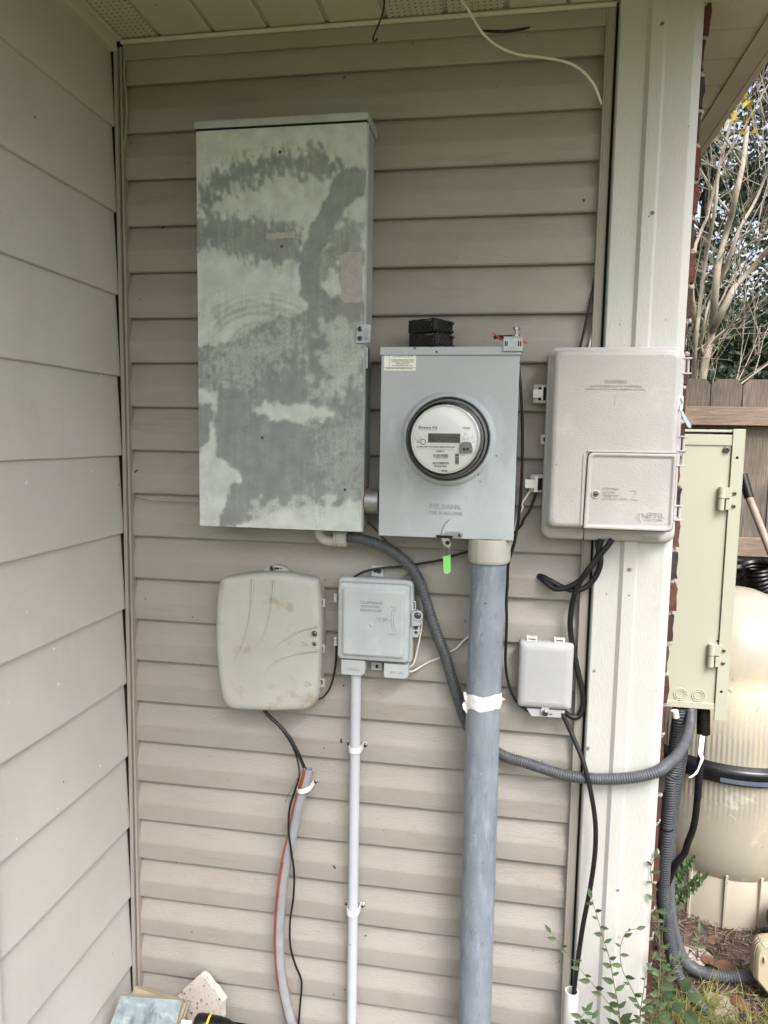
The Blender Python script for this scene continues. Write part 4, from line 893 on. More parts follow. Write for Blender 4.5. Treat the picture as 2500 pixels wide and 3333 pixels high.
# ---- rounded fibre box
def fibre_box():
    Y = -.07; q = lambda a, b: tuple(np.array(P('F', a, b, Y))[[0, 2]])
    t = thing('fiber_box', 'stained beige rounded utility box with a screw tab, lower left of the group', 'utility box', (.35, 0, .955))
    cs = [q(305, 515), q(500, 480), q(720, 458), q(930, 468), q(1190, 520), q(1213, 700), q(1222, 1100), q(1205, 1420), q(1185, 1700), q(860, 1712), q(700, 1710), q(345, 1695), q(290, 1380), q(266, 1000), q(274, 720)]
    ol = rpoly(cs, [.011, .02, .02, .02, .011, .02, .03, .02, .034, .02, .02, .034, .03, .03, .02], 7)[::-1]
    mb = MB(); shell(mb, ol, [(.004, .002), (.004, -.035)], cap=False); obj('back_box', mb, m_fiber, t)
    mb = MB(); shell(mb, ol, [(.0015, -.034), (0, -.036), (0, -.052), (.0012, -.060), (.004, -.0655), (.009, -.0685), (.016, -.0695)], cap=False)
    # gently crowned lid
    I = inset(ol, .016); A = np.array(I); c = A.mean(0); rs = []
    for f in (1, .8, .6, .4, .2, .02): rs.append([(c[0]+(p[0]-c[0])*f, -.0695-.0025*(1-f*f), c[1]+(p[1]-c[1])*f) for p in A])
    mb.rings(rs, False, True); cv = obj('cover', mb, m_fiber, t)
    # moulded swooping ribs
    mb = MB(); Yr = -.0712
    for pts in ([(615, 510), (605, 720), (580, 900), (530, 1080), (440, 1260)], [(808, 520), (790, 720), (745, 920), (700, 1040), (600, 1190)], [(1200, 935), (1060, 970), (900, 1060), (750, 1170)], [(1205, 1152), (1050, 1175), (900, 1215), (780, 1290), (700, 1380)]):
        sp_ = spline([P('F', a, b, Yr) for a, b in pts], .004); N = len(sp_); mb.tube(sp_, [.0022*(1-.8*max(0, (i/N-.5))*2)+.0002 for i in range(N)], 8)
    obj('moulded_ribs', mb, m_fiber, cv)
    for a, b, r_ in ((1170, 1003, .0066), (1170, 1095, .0048)):
        p = P('F', a, b, -.071); k = obj('screw_well', MB().lathe((p.x, -.0712, p.z), [(r_*1.3, .001), (r_*1.25, -.0006), (r_, -.0004), (r_*.95, .002)], 'y', 24), m_fiber, cv)
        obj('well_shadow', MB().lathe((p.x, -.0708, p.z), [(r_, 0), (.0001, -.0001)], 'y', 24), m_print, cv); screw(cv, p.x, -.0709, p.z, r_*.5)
    mb = MB()
    for a, b in ((1085, 1100), (1120, 1455)):
        ps = [P('F', a-22, b-24, -.0712), P('F', a+32, b+4, -.0712), P('F', a-28, b+20, -.0712)]
        obj('embossed_triangle', MB().tube(ps+[ps[0], ps[1]], .0004, 5), m_fiber, cv)
    for b in (720, 1130, 1435):
        a = P('F', 1222, b+45, -.04); z = P('F', 1230, b-45, -.04); mb = MB(); x = a.x; 
        mb.box(x-.002, x+.003, -.052, -.03, a.z, z.z); mb.box(x, x+.0115, -.046, -.040, z.z-.006, z.z-.002); mb.box(x, x+.0115, -.046, -.040, a.z+.002, a.z+.006); mb.box(x+.008, x+.0118, -.047, -.039, a.z+.002, z.z-.002); obj('side_clip', mb, m_fiber, t, .0008)
    tb = [tuple(np.array(P('F', a, b, -.02))[[0, 2]]) for a, b in ((705, 470), (712, 440), (745, 400), (820, 384), (900, 398), (935, 430), (942, 475))]
    tbo = obj('mounting_tab', MB().prism(rpoly(tb, [.001, .004, .008, .01, .008, .004, .001], 4)[::-1], -.022, .002), m_fiber, t, .0015)
    mb = MB()
    for a, b, w_ in ((830, 416, 28), (870, 416, 6), (768, 416, 6)):
        p = P('F', a, b, -.0225); W = w_*.3617*1.56/2349; mb.prism(rr(p.x-W, p.x+W, p.z-.0022, p.z+.0022, min(.002, W*.9), 3), -.0226, -.0221)
    obj('slot', mb, m_print, tbo); p = P('F', 790, 415, -.0225); screw(tbo, p.x, -.0223, p.z, .0042)
fibre_box()

# ---- telephone interface box
def nid():
    t = thing('telephone_box', 'square blue-grey telephone interface box with embossed lettering', 'utility box', (.59, 0, 1.05))
    o = rr(.507, .6765, 1.080, 1.2655, .009, 6)
    mb = MB(); shell(mb, o, [(.001, .002), (0, -.012), (0, -.030), (.0015, -.033), (.0035, -.034)]); obj('base', mb, m_nid, t)
    c = rr(.5105, .6705, 1.0845, 1.2580, .009, 6)
    mb = MB(); shell(mb, c, [(0, -.033), (0, -.046), (.0012, -.049), (.0032, -.0502), (.0085, -.0505), (.0095, -.0510), (.0125, -.0555), (.0138, -.0568), (.017, -.0575)]); cv = obj('cover', mb, m_nid, t)
    # raised picture-frame panel edges
    Y = -.0575
    q = lambda a, b: P('G', a, b, Y)
    for s_, a0, a1, b, h in (('TELEPHONE', 485, 782, 1060, 36), ('NETWORK', 508, 755, 1112, 34), ('INTERFACE', 495, 772, 1162, 34)): text(s_, q(a0, b).x, q(a1, b).x, q(a0, b).z, h*.2486*1.53/2349, Y, m_nidtxt, cv, .0010, .014)
    text('CUSTOMER\nACCESS', q(700, 1300).x, q(862, 1300).x, q(780, 1300).z, .0085, Y, m_nidtxt, cv, .0006); text('SNAP', q(890, 1120).x, q(968, 1120).x, q(930, 1120).z, .0035, Y, m_nidtxt, cv, .0006); text('SCREW', q(863, 1478).x, q(968, 1478).x, q(910, 1478).z, .0038, Y, m_nidtxt, cv, .0006)
    mb = MB()
    for off in (0, 24): mb.tube(spline([q(970, 1140+off), q(925+off*.4, 1142+off), q(905+off, 1160+off), q(905+off, 1280), q(905+off, 1400-off), q(925+off*.4, 1424-off), q(970, 1426-off)], .002), .0006, 5)
    mb.tube([q(868, 1281), q(905, 1281)], .0007, 5); obj('embossed_arrow', mb, m_nidtxt, cv)
    p = q(634, 1348); obj('moulding_dot', MB().lathe((p.x, Y, p.z), [(.004, 0), (.0036, -.0004), (.0014, -.0003), (.001, -.0014), (.0001, -.0016)], 'y', 16), m_nid, cv)
    for x0, x1, z0, z1, s_ in ((.5185, .5725, 1.048, 1.082, 'CRITCHLEY'), (.6155, .670, 1.0475, 1.079, 'BMS 4200')):
        pl = rpoly([(x0, z1), (x1, z1), (x1, z0+.006), (x1-.008, z0), (x0, z0)], [0, 0, .003, .004, .004], 4); k = MB(); k.prism(pl[::-1], -.045, -.008); nb = obj('cable_entry', k, m_nid, t, .002)
        text(s_, x0+.014, x1-.012, z0+.010, .0055, -.0451, m_nidtxt, nb, .0005)
    for z0, z1 in ((P('G', 720, 712, -.02).z, P('G', 720, 578, -.02).z),): obj('mounting_tab', MB().box(P('G', 640, 650, -.01).x, P('G', 798, 650, -.01).x, -.010, -.006, z0-.002, z1), m_nid, t, .0008)
    a, b = P('G', 635, 1930, -.008), P('G', 783, 1860, -.008); obj('mounting_tab', MB().box(a.x, b.x, -.010, -.006, a.z, b.z+.004), m_nid, t, .0008)
    p = P('G', 690, 640, -.0103); obj('slot', MB().prism(rr(p.x-.004, p.x+.010, p.z-.0032, p.z+.0032, .003, 4), -.0105, -.0100), m_print, t); p = P('G', 740, 640, -.010); screw(t, p.x, -.0104, p.z, .004)
    p = P('G', 712, 1890, -.0103); obj('slot', MB().prism(rr(p.x-.0035, p.x+.0035, p.z-.004, p.z+.005, .003, 4), -.0105, -.0100), m_print, t)
    for b in (980, 1545):
        p = P('G', 172, b, -.03); mb = MB(); mb.box(p.x-.002, p.x+.004, -.038, -.028, p.z-.0095, p.z+.0095); mb.box(p.x-.0015, p.x+.006, -.044, -.026, p.z+.0065, p.z+.0085); mb.box(p.x-.0015, p.x+.006, -.044, -.026, p.z-.0085, p.z-.0065); obj('hinge', mb, m_nid, t, .0005)
    # latch side
    q = lambda a, b: tuple(np.array(P('G', a, b, -.03))[[0, 2]])
    obj('latch_loop', MB().tube(spline([P('G', *v, -.03) for v in ((1190, 1036), (1212, 1038), (1214, 1070), (1210, 1140), (1190, 1145))], .002), .0016, 6), m_nid, t)
    lt = obj('lock_tab', MB().prism(rpoly([q(1175, 1345), q(1290, 1335), q(1305, 1290), q(1310, 1190), q(1265, 1150), q(1175, 1155)][::1], [0, .002, .002, .007, .007, 0], 5), -.040, -.022), m_nid, t, .001)
    p = P('G', 1245, 1225, -.041); mb = MB(); mb.tube([(p.x+.0095*math.cos(R(a)), -.0405, p.z+.0095*math.sin(R(a))) for a in range(-140, 141, 12)], .0021, 8); obj('lock_collar', mb, m_nid, lt)
    obj('lock_recess', MB().lathe((p.x, -.0403, p.z), [(.0078, 0), (.0001, -.0001)], 'y', 20), m_print, lt); screw(lt, p.x, -.0406, p.z, .0042)
    st = obj('screw_tab', MB().prism(rpoly([q(1175, 1500), q(1250, 1502), q(1275, 1450), q(1275, 1350), q(1175, 1345)], [0, .003, .003, 0, 0], 4), -.034, -.022), m_nid, t, .0008)
    p = P('G', 1220, 1375, -.035); screw(st, p.x, -.0342, p.z, .0036); p = P('G', 1222, 1445, -.035); obj('hole', MB().lathe((p.x, -.0342, p.z), [(.0035, 0), (.0001, -.0001)], 'y', 16), m_print, st)
nid()
# ---- thin pale conduit and its straps
def thin_conduit():
    x = .5485; t = thing('thin_conduit', 'straight thin pale conduit dropping from the telephone box to the ground', 'conduit', (x, -.025, 0))
    obj('pipe', MB().tube(spline([(x+.0008, -.025, -.03), (x, -.025, .5), (x, -.025, 1.052)], .05), .0117, 24), m_wpipe, t)
thin_conduit()
def strap(label, x, z, r, yc, m_=m_white, tilt=0, hw=.0068):
    t = thing('pipe_strap', label, 'pipe strap', (x, 0, z), 'pipe straps screwed to the siding'); mb = MB(); rs = []
    pr = [(-r-.011, .0), (-r-.002, .0)]+[(-r*math.cos(R(a)), yc-r*math.sin(R(a))) for a in range(0, 181, 15)]+[(r+.002, .0), (r+.011, .0)]
    th = .0024; out = []; inn = []
    for i, (dx, y) in enumerate(pr):
        a = pr[max(0, i-1)]; b = pr[min(len(pr)-1, i+1)]; tx_, ty = b[0]-a[0], b[1]-a[1]; L = math.hypot(tx_, ty) or 1; nx_, ny = ty/L, -tx_/L
        out.append((dx+nx_*th, y+ny*th-.001)); inn.append((dx, y-.001))
    M = Matrix.Rotation(tilt, 4, 'Y')
    def ring(zz): return [tuple(Vector((x, 0, z))+M @ Vector((a, b, zz))) for a, b in out+inn[::-1]]
    mb.rings([ring(-hw), ring(hw)], True, True, smooth=False); obj('band', mb, m_, t, .0006)
    for s_ in (-1, 1): v = Vector((x, 0, z))+M @ Vector((s_*(r+.007), -.0035, 0)); screw(t, v.x, v.y, v.z, .0036)
z1, z2 = P('K', 655, 262, -.035).z, P('K', 645, 1240, -.035).z
strap('upper pale strap holding the thin conduit', .5485, z1, .0122, -.025)
strap('lower pale strap holding the thin conduit', .5483, z2, .0122, -.025)
# ---- orange striped duct
def duct():
    c = [P('K', a, b, y) for a, b, y in ((378, 372, -.03), (362, 440, -.03), (342, 500, -.028), (315, 600, -.028), (277, 780, -.028), (245, 920, -.028), (220, 1080, -.028), (202, 1280, -.028), (200, 1450, -.028), (213, 1620, -.028), (262, 1850, -.028), (300, 1990, -.028))]
    t = thing('striped_duct', 'curved grey plastic duct with orange stripes, strapped to the siding', 'duct', c[-1])
    sp_ = spline(c, .01); mb = MB(); n = 24; mb.tube(sp_, .0122, n, cap=False)
    obj_ = None
    # stripes run along the two flanks
    N = len(sp_)
    k = 0
    for i in range(N-1):
        for j in range(n):
            f = mb.f[k]; cc = sum((Vector(mb.v[q]) for q in f), Vector())/4; ctr = sp_[i].lerp(sp_[i+1], .5); d = cc-ctr; a = math.degrees(math.atan2(-d.y, d.x))
            if 112 < a < 176 or -14 < a < 3: mb.m[k] = 1
            k += 1
    mb.tube(sp_, .0102, n, cap=False, mi=0); obj('pipe', mb, [m_duct, m_orange], t)
    rs = []; top = sp_[0]; d = (sp_[0]-sp_[1]).normalized()
    e = MB(); a = Vector((1, 0, 0)); a = (a-d*a.dot(d)).normalized(); b = d.cross(a)
    e.rings([[top+(a*math.cos(R(q))+b*math.sin(R(q)))*r_ for q in range(0, 360, 15)] for r_ in (.0123, .0101)], False, False); obj('cut_rim', e, m_wpipe, t)
    obj('hollow', MB().tube([sp_[3], sp_[4]], .0100, 16), m_print, t)
    p = P('K', 348, 490, -.03); strap('pale strap holding the orange striped duct', p.x, p.z, .0150, -.028, m_white, R(-14), .0055)
duct()

# ---- cables
def cable(name, label, pts, r, m_, cat='cable', group=None, step=.006, n=8):
    return tag(obj(name, MB().tube(spline([P(*q) for q in pts], step), r, n), m_), label, cat, group)
cable('cable', 'loose white cable drooping from the soffit to the side trim', [('B', 325, -30, -.14), ('B', 340, 5, -.11), ('B', 375, 60, -.08), ('B', 430, 148, -.05), ('B', 500, 204, -.035), ('B', 580, 235, -.03), ('B', 680, 248, -.03), ('B', 795, 271, -.03), ('B', 855, 306, -.028), ('B', 905, 365, -.022), ('B', 942, 452, -.008)], .0026, m_cream)
cable('wire', 'black hooked wire end hanging from the soffit above the wall', [('A', 1664, -20, -.09), ('A', 1655, 50, -.07), ('A', 1640, 95, -.06), ('A', 1611, 172, -.055), ('A', 1617, 181, -.055), ('A', 1630, 165, -.055)], .0018, m_black, 'wire')
cable('cable', 'dark cable showing below the top trim near the white cable', [('B', 385, 128, .004), ('B', 430, 134, -.008), ('B', 530, 135, -.010), ('B', 620, 122, -.009), ('B', 690, 108, .004)], .0028, m_black)
cable('cable', 'thin black cable slanting behind the side trim onto the warm grey box', [('B', 910, 1200, .004), ('B', 903, 1250, -.006), ('B', 880, 1360, -.010), ('B', 845, 1510, -.012)], .0028, m_black)
cable('cable', 'short white wire at the side trim just above the warm grey box', [('B', 899, 1430, .002), ('B', 893, 1465, -.008), ('B', 885, 1510, -.012)], .0022, m_white)
cable('cable', 'thin black cable hugging the right side of the meter socket down to the small box', [('D', 1352, 545, -.012), ('D', 1366, 700, -.02), ('D', 1380, 950, -.022), ('D', 1384, 1250, -.022), ('D', 1375, 1600, -.022), ('D', 1350, 1900, -.022), ('D', 1310, 2130, -.022), ('H', 745, 230, -.022), ('H', 704, 380, -.02), ('H', 696, 560, -.018), ('H', 687, 700, -.016), ('H', 690, 900, -.016), ('H', 682, 1100, -.016), ('H', 678, 1250, -.016), ('H', 692, 1390, -.016), ('H', 732, 1530, -.018), ('H', 790, 1630, -.02), ('H', 885, 1700, -.022)], .0031, m_black)
cable('cable', 'thin white cable from the warm grey box latch down behind the thick pipe', [('E', 75, 1205, -.02), ('E', 30, 1275, -.02), ('E', -5, 1340, -.02), ('D', 1390, 1790, -.02), ('D', 1335, 1910, -.018), ('H', 750, 120, -.016), ('H', 715, 300, -.016), ('H', 680, 430, -.016), ('H', 640, 520, -.016)], .0021, m_white)
cable('cable', 'thin black cable from the warm grey box latch joining the black cable at the socket', [('E', 95, 1245, -.016), ('E', 55, 1360, -.016), ('E', 0, 1450, -.016), ('D', 1385, 1945, -.016), ('D', 1300, 2035, -.016), ('D', 1250, 2070, -.014)], .0028, m_black)
g = 'thick black cables under the warm grey box'
cable('cable', 'inner of the two black cables looping from the warm grey box to the wall hole', [('H', 1540, 150, -.05), ('H', 1528, 210, -.05), ('H', 1500, 320, -.048), ('H', 1420, 435, -.045), ('H', 1340, 530, -.042), ('H', 1220, 590, -.035), ('H', 1120, 598, -.03), ('H', 1055, 550, -.022), ('H', 1000, 500, -.01), ('H', 965, 488, .01)], .0062, m_black, 'cable', g)
cable('cable', 'outer of the two black cables looping from the warm grey box to the wall hole', [('H', 1510, 150, -.042), ('H', 1512, 220, -.042), ('H', 1535, 330, -.044), ('H', 1505, 460, -.04), ('H', 1420, 570, -.036), ('H', 1310, 612, -.034), ('H', 1190, 585, -.026), ('H', 1080, 525, -.018), ('H', 1010, 490, -.01), ('H', 970, 480, .012)], .0062, m_black, 'cable', g)
cable('cable', 'long black cable from the warm grey box bowing around the right of the small box', [('H', 1640, 150, -.06), ('H', 1600, 210, -.06), ('H', 1500, 330, -.055), ('H', 1390, 470, -.05), ('H', 1325, 580, -.04), ('H', 1280, 740, -.03), ('H', 1260, 900, -.025), ('H', 1275, 1080, -.02), ('H', 1308, 1240, -.02), ('H', 1340, 1390, -.02), ('H', 1372, 1530, -.02), ('H', 1377, 1650, -.02), ('H', 1330, 1752, -.022), ('H', 1260, 1745, -.024), ('H', 1205, 1700, -.026)], .0060, m_black, 'cable', g)
cable('cable', 'black cable falling from the small box into the white pipe stub', [('H', 1185, 1715, -.03), ('H', 1250, 1850, -.035), ('H', 1312, 1990, -.045), ('H', 1380, 2160, -.055), ('J', 440, 60, -.062), ('J', 470, 200, -.062), ('J', 494, 380, -.06), ('J', 490, 580, -.06), ('J', 455, 830, -.06), ('J', 410, 1060, -.06), ('J', 375, 1300, -.06), ('J', 350, 1500, -.06), ('J', 345, 1620, -.06)], .0052, m_black)
cable('cable', 'thin black cable running from above the telephone box to the thick pipe', [('G', 400, 730, -.02), ('G', 450, 695, -.02), ('G', 540, 650, -.022), ('G', 650, 618, -.022), ('G', 800, 598, -.02), ('G', 1070, 575, -.014), ('G', 1220, 550, -.012), ('G', 1609, 480, -.014), ('H', 180, 310, -.016), ('H', 350, 262, -.016)], .0026, m_black)
cable('cable', 'second thin black cable lying just above the telephone box', [('G', 800, 604, -.014), ('G', 900, 588, -.012), ('G', 1080, 568, -.010)], .0018, m_black)
cable('cable', 'thin black wire curving between the beige rounded box and the telephone box', [('F', 1185, 1597, -.03), ('F', 1240, 1580, -.025), ('F', 1300, 1510, -.018), ('F', 1340, 1400, -.014), ('F', 1362, 1280, -.014), ('F', 1370, 1090, -.02)], .0024, m_black, 'wire')
cable('cable', 'white wire from the telephone box bottom right running behind the flexible conduit', [('G', 1110, 1955, -.03), ('G', 1180, 1950, -.02), ('G', 1250, 1912, -.012), ('G', 1330, 1862, -.008), ('G', 1450, 1805, -.006), ('G', 1560, 1765, -.006), ('H', 90, 1215, -.006), ('H', 175, 1165, -.006), ('H', 235, 1135, -.006), ('H', 290, 1075, -.006), ('H', 355, 1020, -.006)], .0021, m_white, 'wire')
cable('cable', 'off-white wire bowing down the right side of the telephone box', [('G', 1275, 880, -.008), ('G', 1285, 1000, -.012), ('G', 1308, 1150, -.016), ('G', 1305, 1300, -.016), ('G', 1275, 1500, -.016), ('G', 1235, 1700, -.016), ('G', 1190, 1850, -.018), ('G', 1120, 1915, -.022)], .0019, m_cream, 'wire')
cable('cable', 'grey-brown wire pair sagging between the tall panel and the meter socket', [('G', 520, -40, -.02), ('G', 600, 5, -.01), ('G', 660, 55, -.008), ('G', 740, 145, -.006), ('G', 840, 255, -.006), ('G', 930, 320, -.006), ('G', 1010, 370, -.008)], .0022, mat('brown_jacket', (.1, .075, .06), .5, .1, 30), 'wire')
cable('cable', 'grey wire tucked behind the right edge of the telephone box', [('G', 1145, 660, -.008), ('G', 1060, 735, -.008), ('G', 1210, 800, -.008), ('G', 1215, 900, -.008), ('G', 1200, 1040, -.008), ('G', 1210, 1500, -.008), ('G', 1200, 1760, -.01)], .0014, m_twig, 'wire')
cable('cable', 'thick black cable from the beige rounded box into the striped duct', [('K', 95, -5, -.03), ('K', 130, 45, -.03), ('K', 200, 112, -.032), ('K', 262, 185, -.033), ('K', 310, 270, -.033), ('K', 340, 340, -.031), ('K', 365, 400, -.03)], .0044, m_black)
cable('cable', 'slim black wire from the beige rounded box wandering down along the striped duct', [('K', 100, -5, -.026), ('K', 140, 50, -.026), ('K', 225, 150, -.026), ('K', 280, 235, -.026), ('K', 310, 320, -.03), ('K', 322, 405, -.046), ('K', 300, 490, -.048), ('K', 265, 600, -.046), ('K', 257, 740, -.044), ('K', 275, 880, -.043), ('K', 290, 1000, -.03), ('K', 285, 1150, -.02), ('K', 265, 1300, -.018), ('K', 270, 1450, -.015), ('K', 300, 1555, -.012), ('K', 333, 1640, -.012), ('K', 325, 1800, -.012), ('K', 316, 1930, -.012)], .0026, m_black, 'wire')
cable('plant_stalk', 'dry pale stalk caught at the strap of the striped duct', [('K', 318, 415, -.052), ('K', 290, 470, -.056), ('K', 255, 530, -.052), ('K', 235, 575, -.05)], .0009, m_straw, 'stalk')
cable('cable', 'cable stuffed in the upper left wall corner beside the channel', [('A', 541, 180, -.008), ('A', 538, 260, -.010), ('A', 536, 330, -.012), ('A', 545, 400, -.012), ('A', 548, 500, -.012), ('A', 541, 600, -.008), ('A', 538, 640, .002)], .0026, m_trim)
cable('wire', 'faint dark line of the siding panel joint left of the tall panel', [('S', 436, 1617, -.0), ('S', 490, 1629, -.002), ('S', 560, 1634, -.002), ('S', 655, 1637, -.002)], .0008, m_twig, 'wire')  # added thin tube that draws the end joint of a siding panel
# ---- large warm grey box over the pillar
def big_box():
    X0, X1, Z0, Z1 = .945, 1.2105, 1.373, 1.7665
    t = thing('network_box', 'large warm grey plastic service box with two covers overlapping the cream post', 'utility box', (1.07, 0, Z0))
    o = rr(X0, X1, Z0, Z1, .020, 8)
    mb = MB(); shell(mb, o, [(.002, -.012), (0, -.016), (0, -.044), (.003, -.049), (.009, -.050)]); obj('back_box', mb, m_bigbox, t, 0)
    q = lambda a, b, y=-.092: tuple(np.array(P('E', a, b, y))[[0, 2]])
    c0x, c1x, c0z, c1z = .9545, 1.1945, 1.4025, 1.7555
    c = rr(c0x, c1x, c0z, c1z, .014, 8)
    mb = MB(); shell(mb, c, [(-.005, -.0490), (-.005, -.058), (0, -.061), (0, -.085), (.0018, -.0905), (.0055, -.0935), (.010, -.0945)]); cv = obj('main_cover', mb, m_bigbox, t)
    # second cover: a separate door at the lower right, slightly proud, with a dark joint
    a = P('E', 445, 980, -.0945); dx0, dz1 = a.x, a.z
    dr = rpoly([(dx0, dz1), (c1x-.0005, dz1), (c1x-.0005, c0z+.0005), (dx0-.003, c0z+.0005)], [.011, .0015, .012, .001], 7)[::-1]
    mb = MB(); shell(mb, inset(dr, -.0013), [(0, -.085), (0, -.0951)], cap=True); obj('joint', mb, m_dark, cv)
    mb = MB(); shell(mb, dr, [(.0, -.085), (0, -.0982), (.0010, -.0995), (.0052, -.0995), (.0060, -.0985), (.0078, -.0965), (.010, -.0961)]); dv = obj('access_cover', mb, m_bigbox, t)
    b0, b1 = P('E', 412, 1590, -.05), P('E', 415, 1500, -.05); obj('joint', MB().box(b0.x-.0006, b0.x+.0006, -.0512, -.040, Z0-.0001, c0z-.002), m_dark, t)
    mb = MB(); sp_ = spline([(c0x+.02, -.0945, dz1+.006), (dx0-.012, -.0945, dz1+.006), (c1x-.012, -.0945, dz1+.006)], .01)
    obj('raised_ledge', MB().box(dx0-.002, c1x-.001, -.0985, -.093, dz1+.0008, dz1+.0045), m_bigbox, cv, .001)
    obj('raised_ledge', MB().box(dx0-.0095, dx0-.0045, -.0965, -.093, c0z+.006, dz1-.004), m_bigbox, cv, .001)
    Y = -.0945
    def tx(s_, a0, a1, b, h, y=Y, par=cv, e=.0008, off=.008): text(s_, P('E', a0, b, y).x, P('E', a1, b, y).x, P('E', (a0+a1)/2, b, y).z, h*.4822*1.49/2349, y, m_bigtxt, par, e*1.3, off)
    tx('WARNING', 557, 706, 512, 24); tx('UNAUTHORIZED ENTRY TO COVER #1', 457, 806, 540, 14, e=.0006); tx('SUBJECT TO CIVIL AND CRIMINAL ACTION', 433, 828, 562, 14, e=.0006); text('1', P('E', 612, 655, Y).x, P('E', 640, 655, Y).x, P('E', 626, 655, Y).z, .0183, Y, m_bigtxt, cv, .0008, wide=False)
    Y2 = -.0961
    for i, (s_, a1) in enumerate((('CUSTOMER', 655), ('ACCESS', 628), ('PERMITTED', 655), ('COVER #2 ONLY', 712))): tx(s_, 540, a1, 1233+23*i, 15, Y2, dv, .0006)
    tx('2', 725, 780, 1300, 70, Y2, dv, off=0.); tx('KEPTEL', 812, 960, 1418, 30, Y2, dv, .0009); tx('CPE 82000', 822, 945, 1442, 15, Y2, dv, .0006)
    mb = MB()
    for k in range(3): mb.tube(spline([P('E', 790+k*9, 1388, Y2), P('E', 768+k*9, 1420, Y2), P('E', 790+k*9, 1450, Y2)], .004), .0008, 5)
    obj('embossed_chevrons', mb, m_bigbox, dv)
    text('UL LISTED COMMUNICATION\nCIRCUIT ACCESSORIES', P('E', 795, 1560, -.05).x, P('E', 935, 1560, -.05).x, P('E', 860, 1572, -.05).z, .007, -.0502, m_bigbox, t, .0004)
    p = P('E', 494, 1262, -.095); obj('screw_boss', MB().lathe((p.x, Y2, p.z), [(.009, 0), (.0086, -.0012), (.0058, -.0014), (.0052, .0)], 'y', 24), m_bigbox, dv); obj('boss_recess', MB().lathe((p.x, Y2-.0003, p.z), [(.0054, 0), (.0001, -.0001)], 'y', 20), m_print, dv); screw(dv, p.x, Y2-.0005, p.z, .0032)
    # left latches
    def latch(b0, b1, white=True):
        z0, z1 = P('E', 130, b1, -.03).z, P('E', 130, b0, -.03).z; mb = MB(); x = X0
        mb.box(x-.027, x+.002, -.030, -.016, z0, z1); k = obj('latch_base', mb, m_bigbox, t, .003)
        obj('latch_recess', MB().box(x-.0165, x-.001, -.0306, -.0298, z0+.006, z1-.006), m_dark, k)
        zc = (z0+z1)/2; mb = MB(); mb.box(x-.0275, x-.010, -.036, -.0300, zc-.0085, zc+.0085); mb.box(x-.0105, x-.007, -.036, -.0300, z0+.006, z1-.004); obj('latch_lever', mb, m_white, k, .0006)
    latch(520, 648)
    z0, z1 = P('E', 100, 1250, -.03).z, P('E', 100, 1128, -.03).z; k = obj('latch_base', MB().box(X0-.027, X0+.002, -.030, -.012, z0, z1), m_bigbox, t, .003); obj('latch_recess', MB().box(X0-.014, X0-.001, -.0306, -.0298, z0+.005, z1-.008), m_dark, k); zc = (z0+z1)/2
    obj('latch_lever', MB().box(X0-.037, X0-.016, -.038, -.0300, zc-.010, zc+.008).box(X0-.018, X0-.011, -.040, -.030, zc-.018, zc+.016), m_white, k, .0006)
    a, b = P('E', 122, 925, -.03), P('E', 160, 858, -.03); mb = MB(); n_ = 'lug'; mb.box(a.x, X0+.002, -.036, -.020, a.z, b.z); k = obj('side_lug', mb, m_bigbox, t, .002); c_ = P('E', 155, 893, -.036); obj('lug_hole', MB().box(c_.x-.004, c_.x+.004, -.0366, -.0359, c_.z-.004, c_.z+.004), m_dark, k)
    # right hinges
    for b0, b1 in ((340, 452), (868, 975), (968, 1074), (1335, 1440)):
        p = P('E', 1100-(b0-340)*.05, b0, -.045); r_ = P('E', 1100-(b0-340)*.05, b1, -.045); mb = MB(); x = min(p.x, X1+.012)
        x = X1+.004; mb.box(x-.010, x+.009, -.050, -.040, p.z-.003, p.z); mb.box(x-.010, x+.009, -.050, -.040, r_.z, r_.z+.003); mb.tube([(x+.003, -.045, p.z), (x+.003, -.045, r_.z)], .0026, 8); mb.box(x-.009, x-.003, -.048, -.042, r_.z, p.z); obj('hinge', mb, m_bigbox, t, .0006)
big_box()
def seal():
    p = P('E', 1063, 640, -.06); t = thing('plastic_seal', 'clear plastic seal tag on a wire at the right edge of the warm grey box', 'seal', p)
    obj('lock_lug', MB().prism(rr(p.x-.004, p.x+.005, p.z-.016, p.z+.013, .004, 4), -.068, -.046), m_white, t, .001)
    mb = MB(); mb.tube(spline([(p.x+.003, -.069, p.z+.002), (p.x-.002, -.072, p.z-.010), P('E', 1062, 695, -.072)], .002), .0008, 5); mb.tube([(p.x-.001, -.0695, p.z+.008), (p.x+.004, -.0695, p.z-.002)], .0009, 5); obj('wire', mb, m_screw, t)
    q = [tuple(np.array(P('E', a, b, -.072))[[0, 2]]) for a, b in ((1060, 690), (1078, 694), (1140, 800), (1138, 818), (1120, 815), (1085, 750))]; obj('tag', MB().prism(rpoly(q, [.001, .001, .003, .003, .003, .003], 4)[::-1], -.075, -.070), mat('clear_blue_plastic', (.42, .48, .52), .2, .08, 60), t, .0006)
seal()
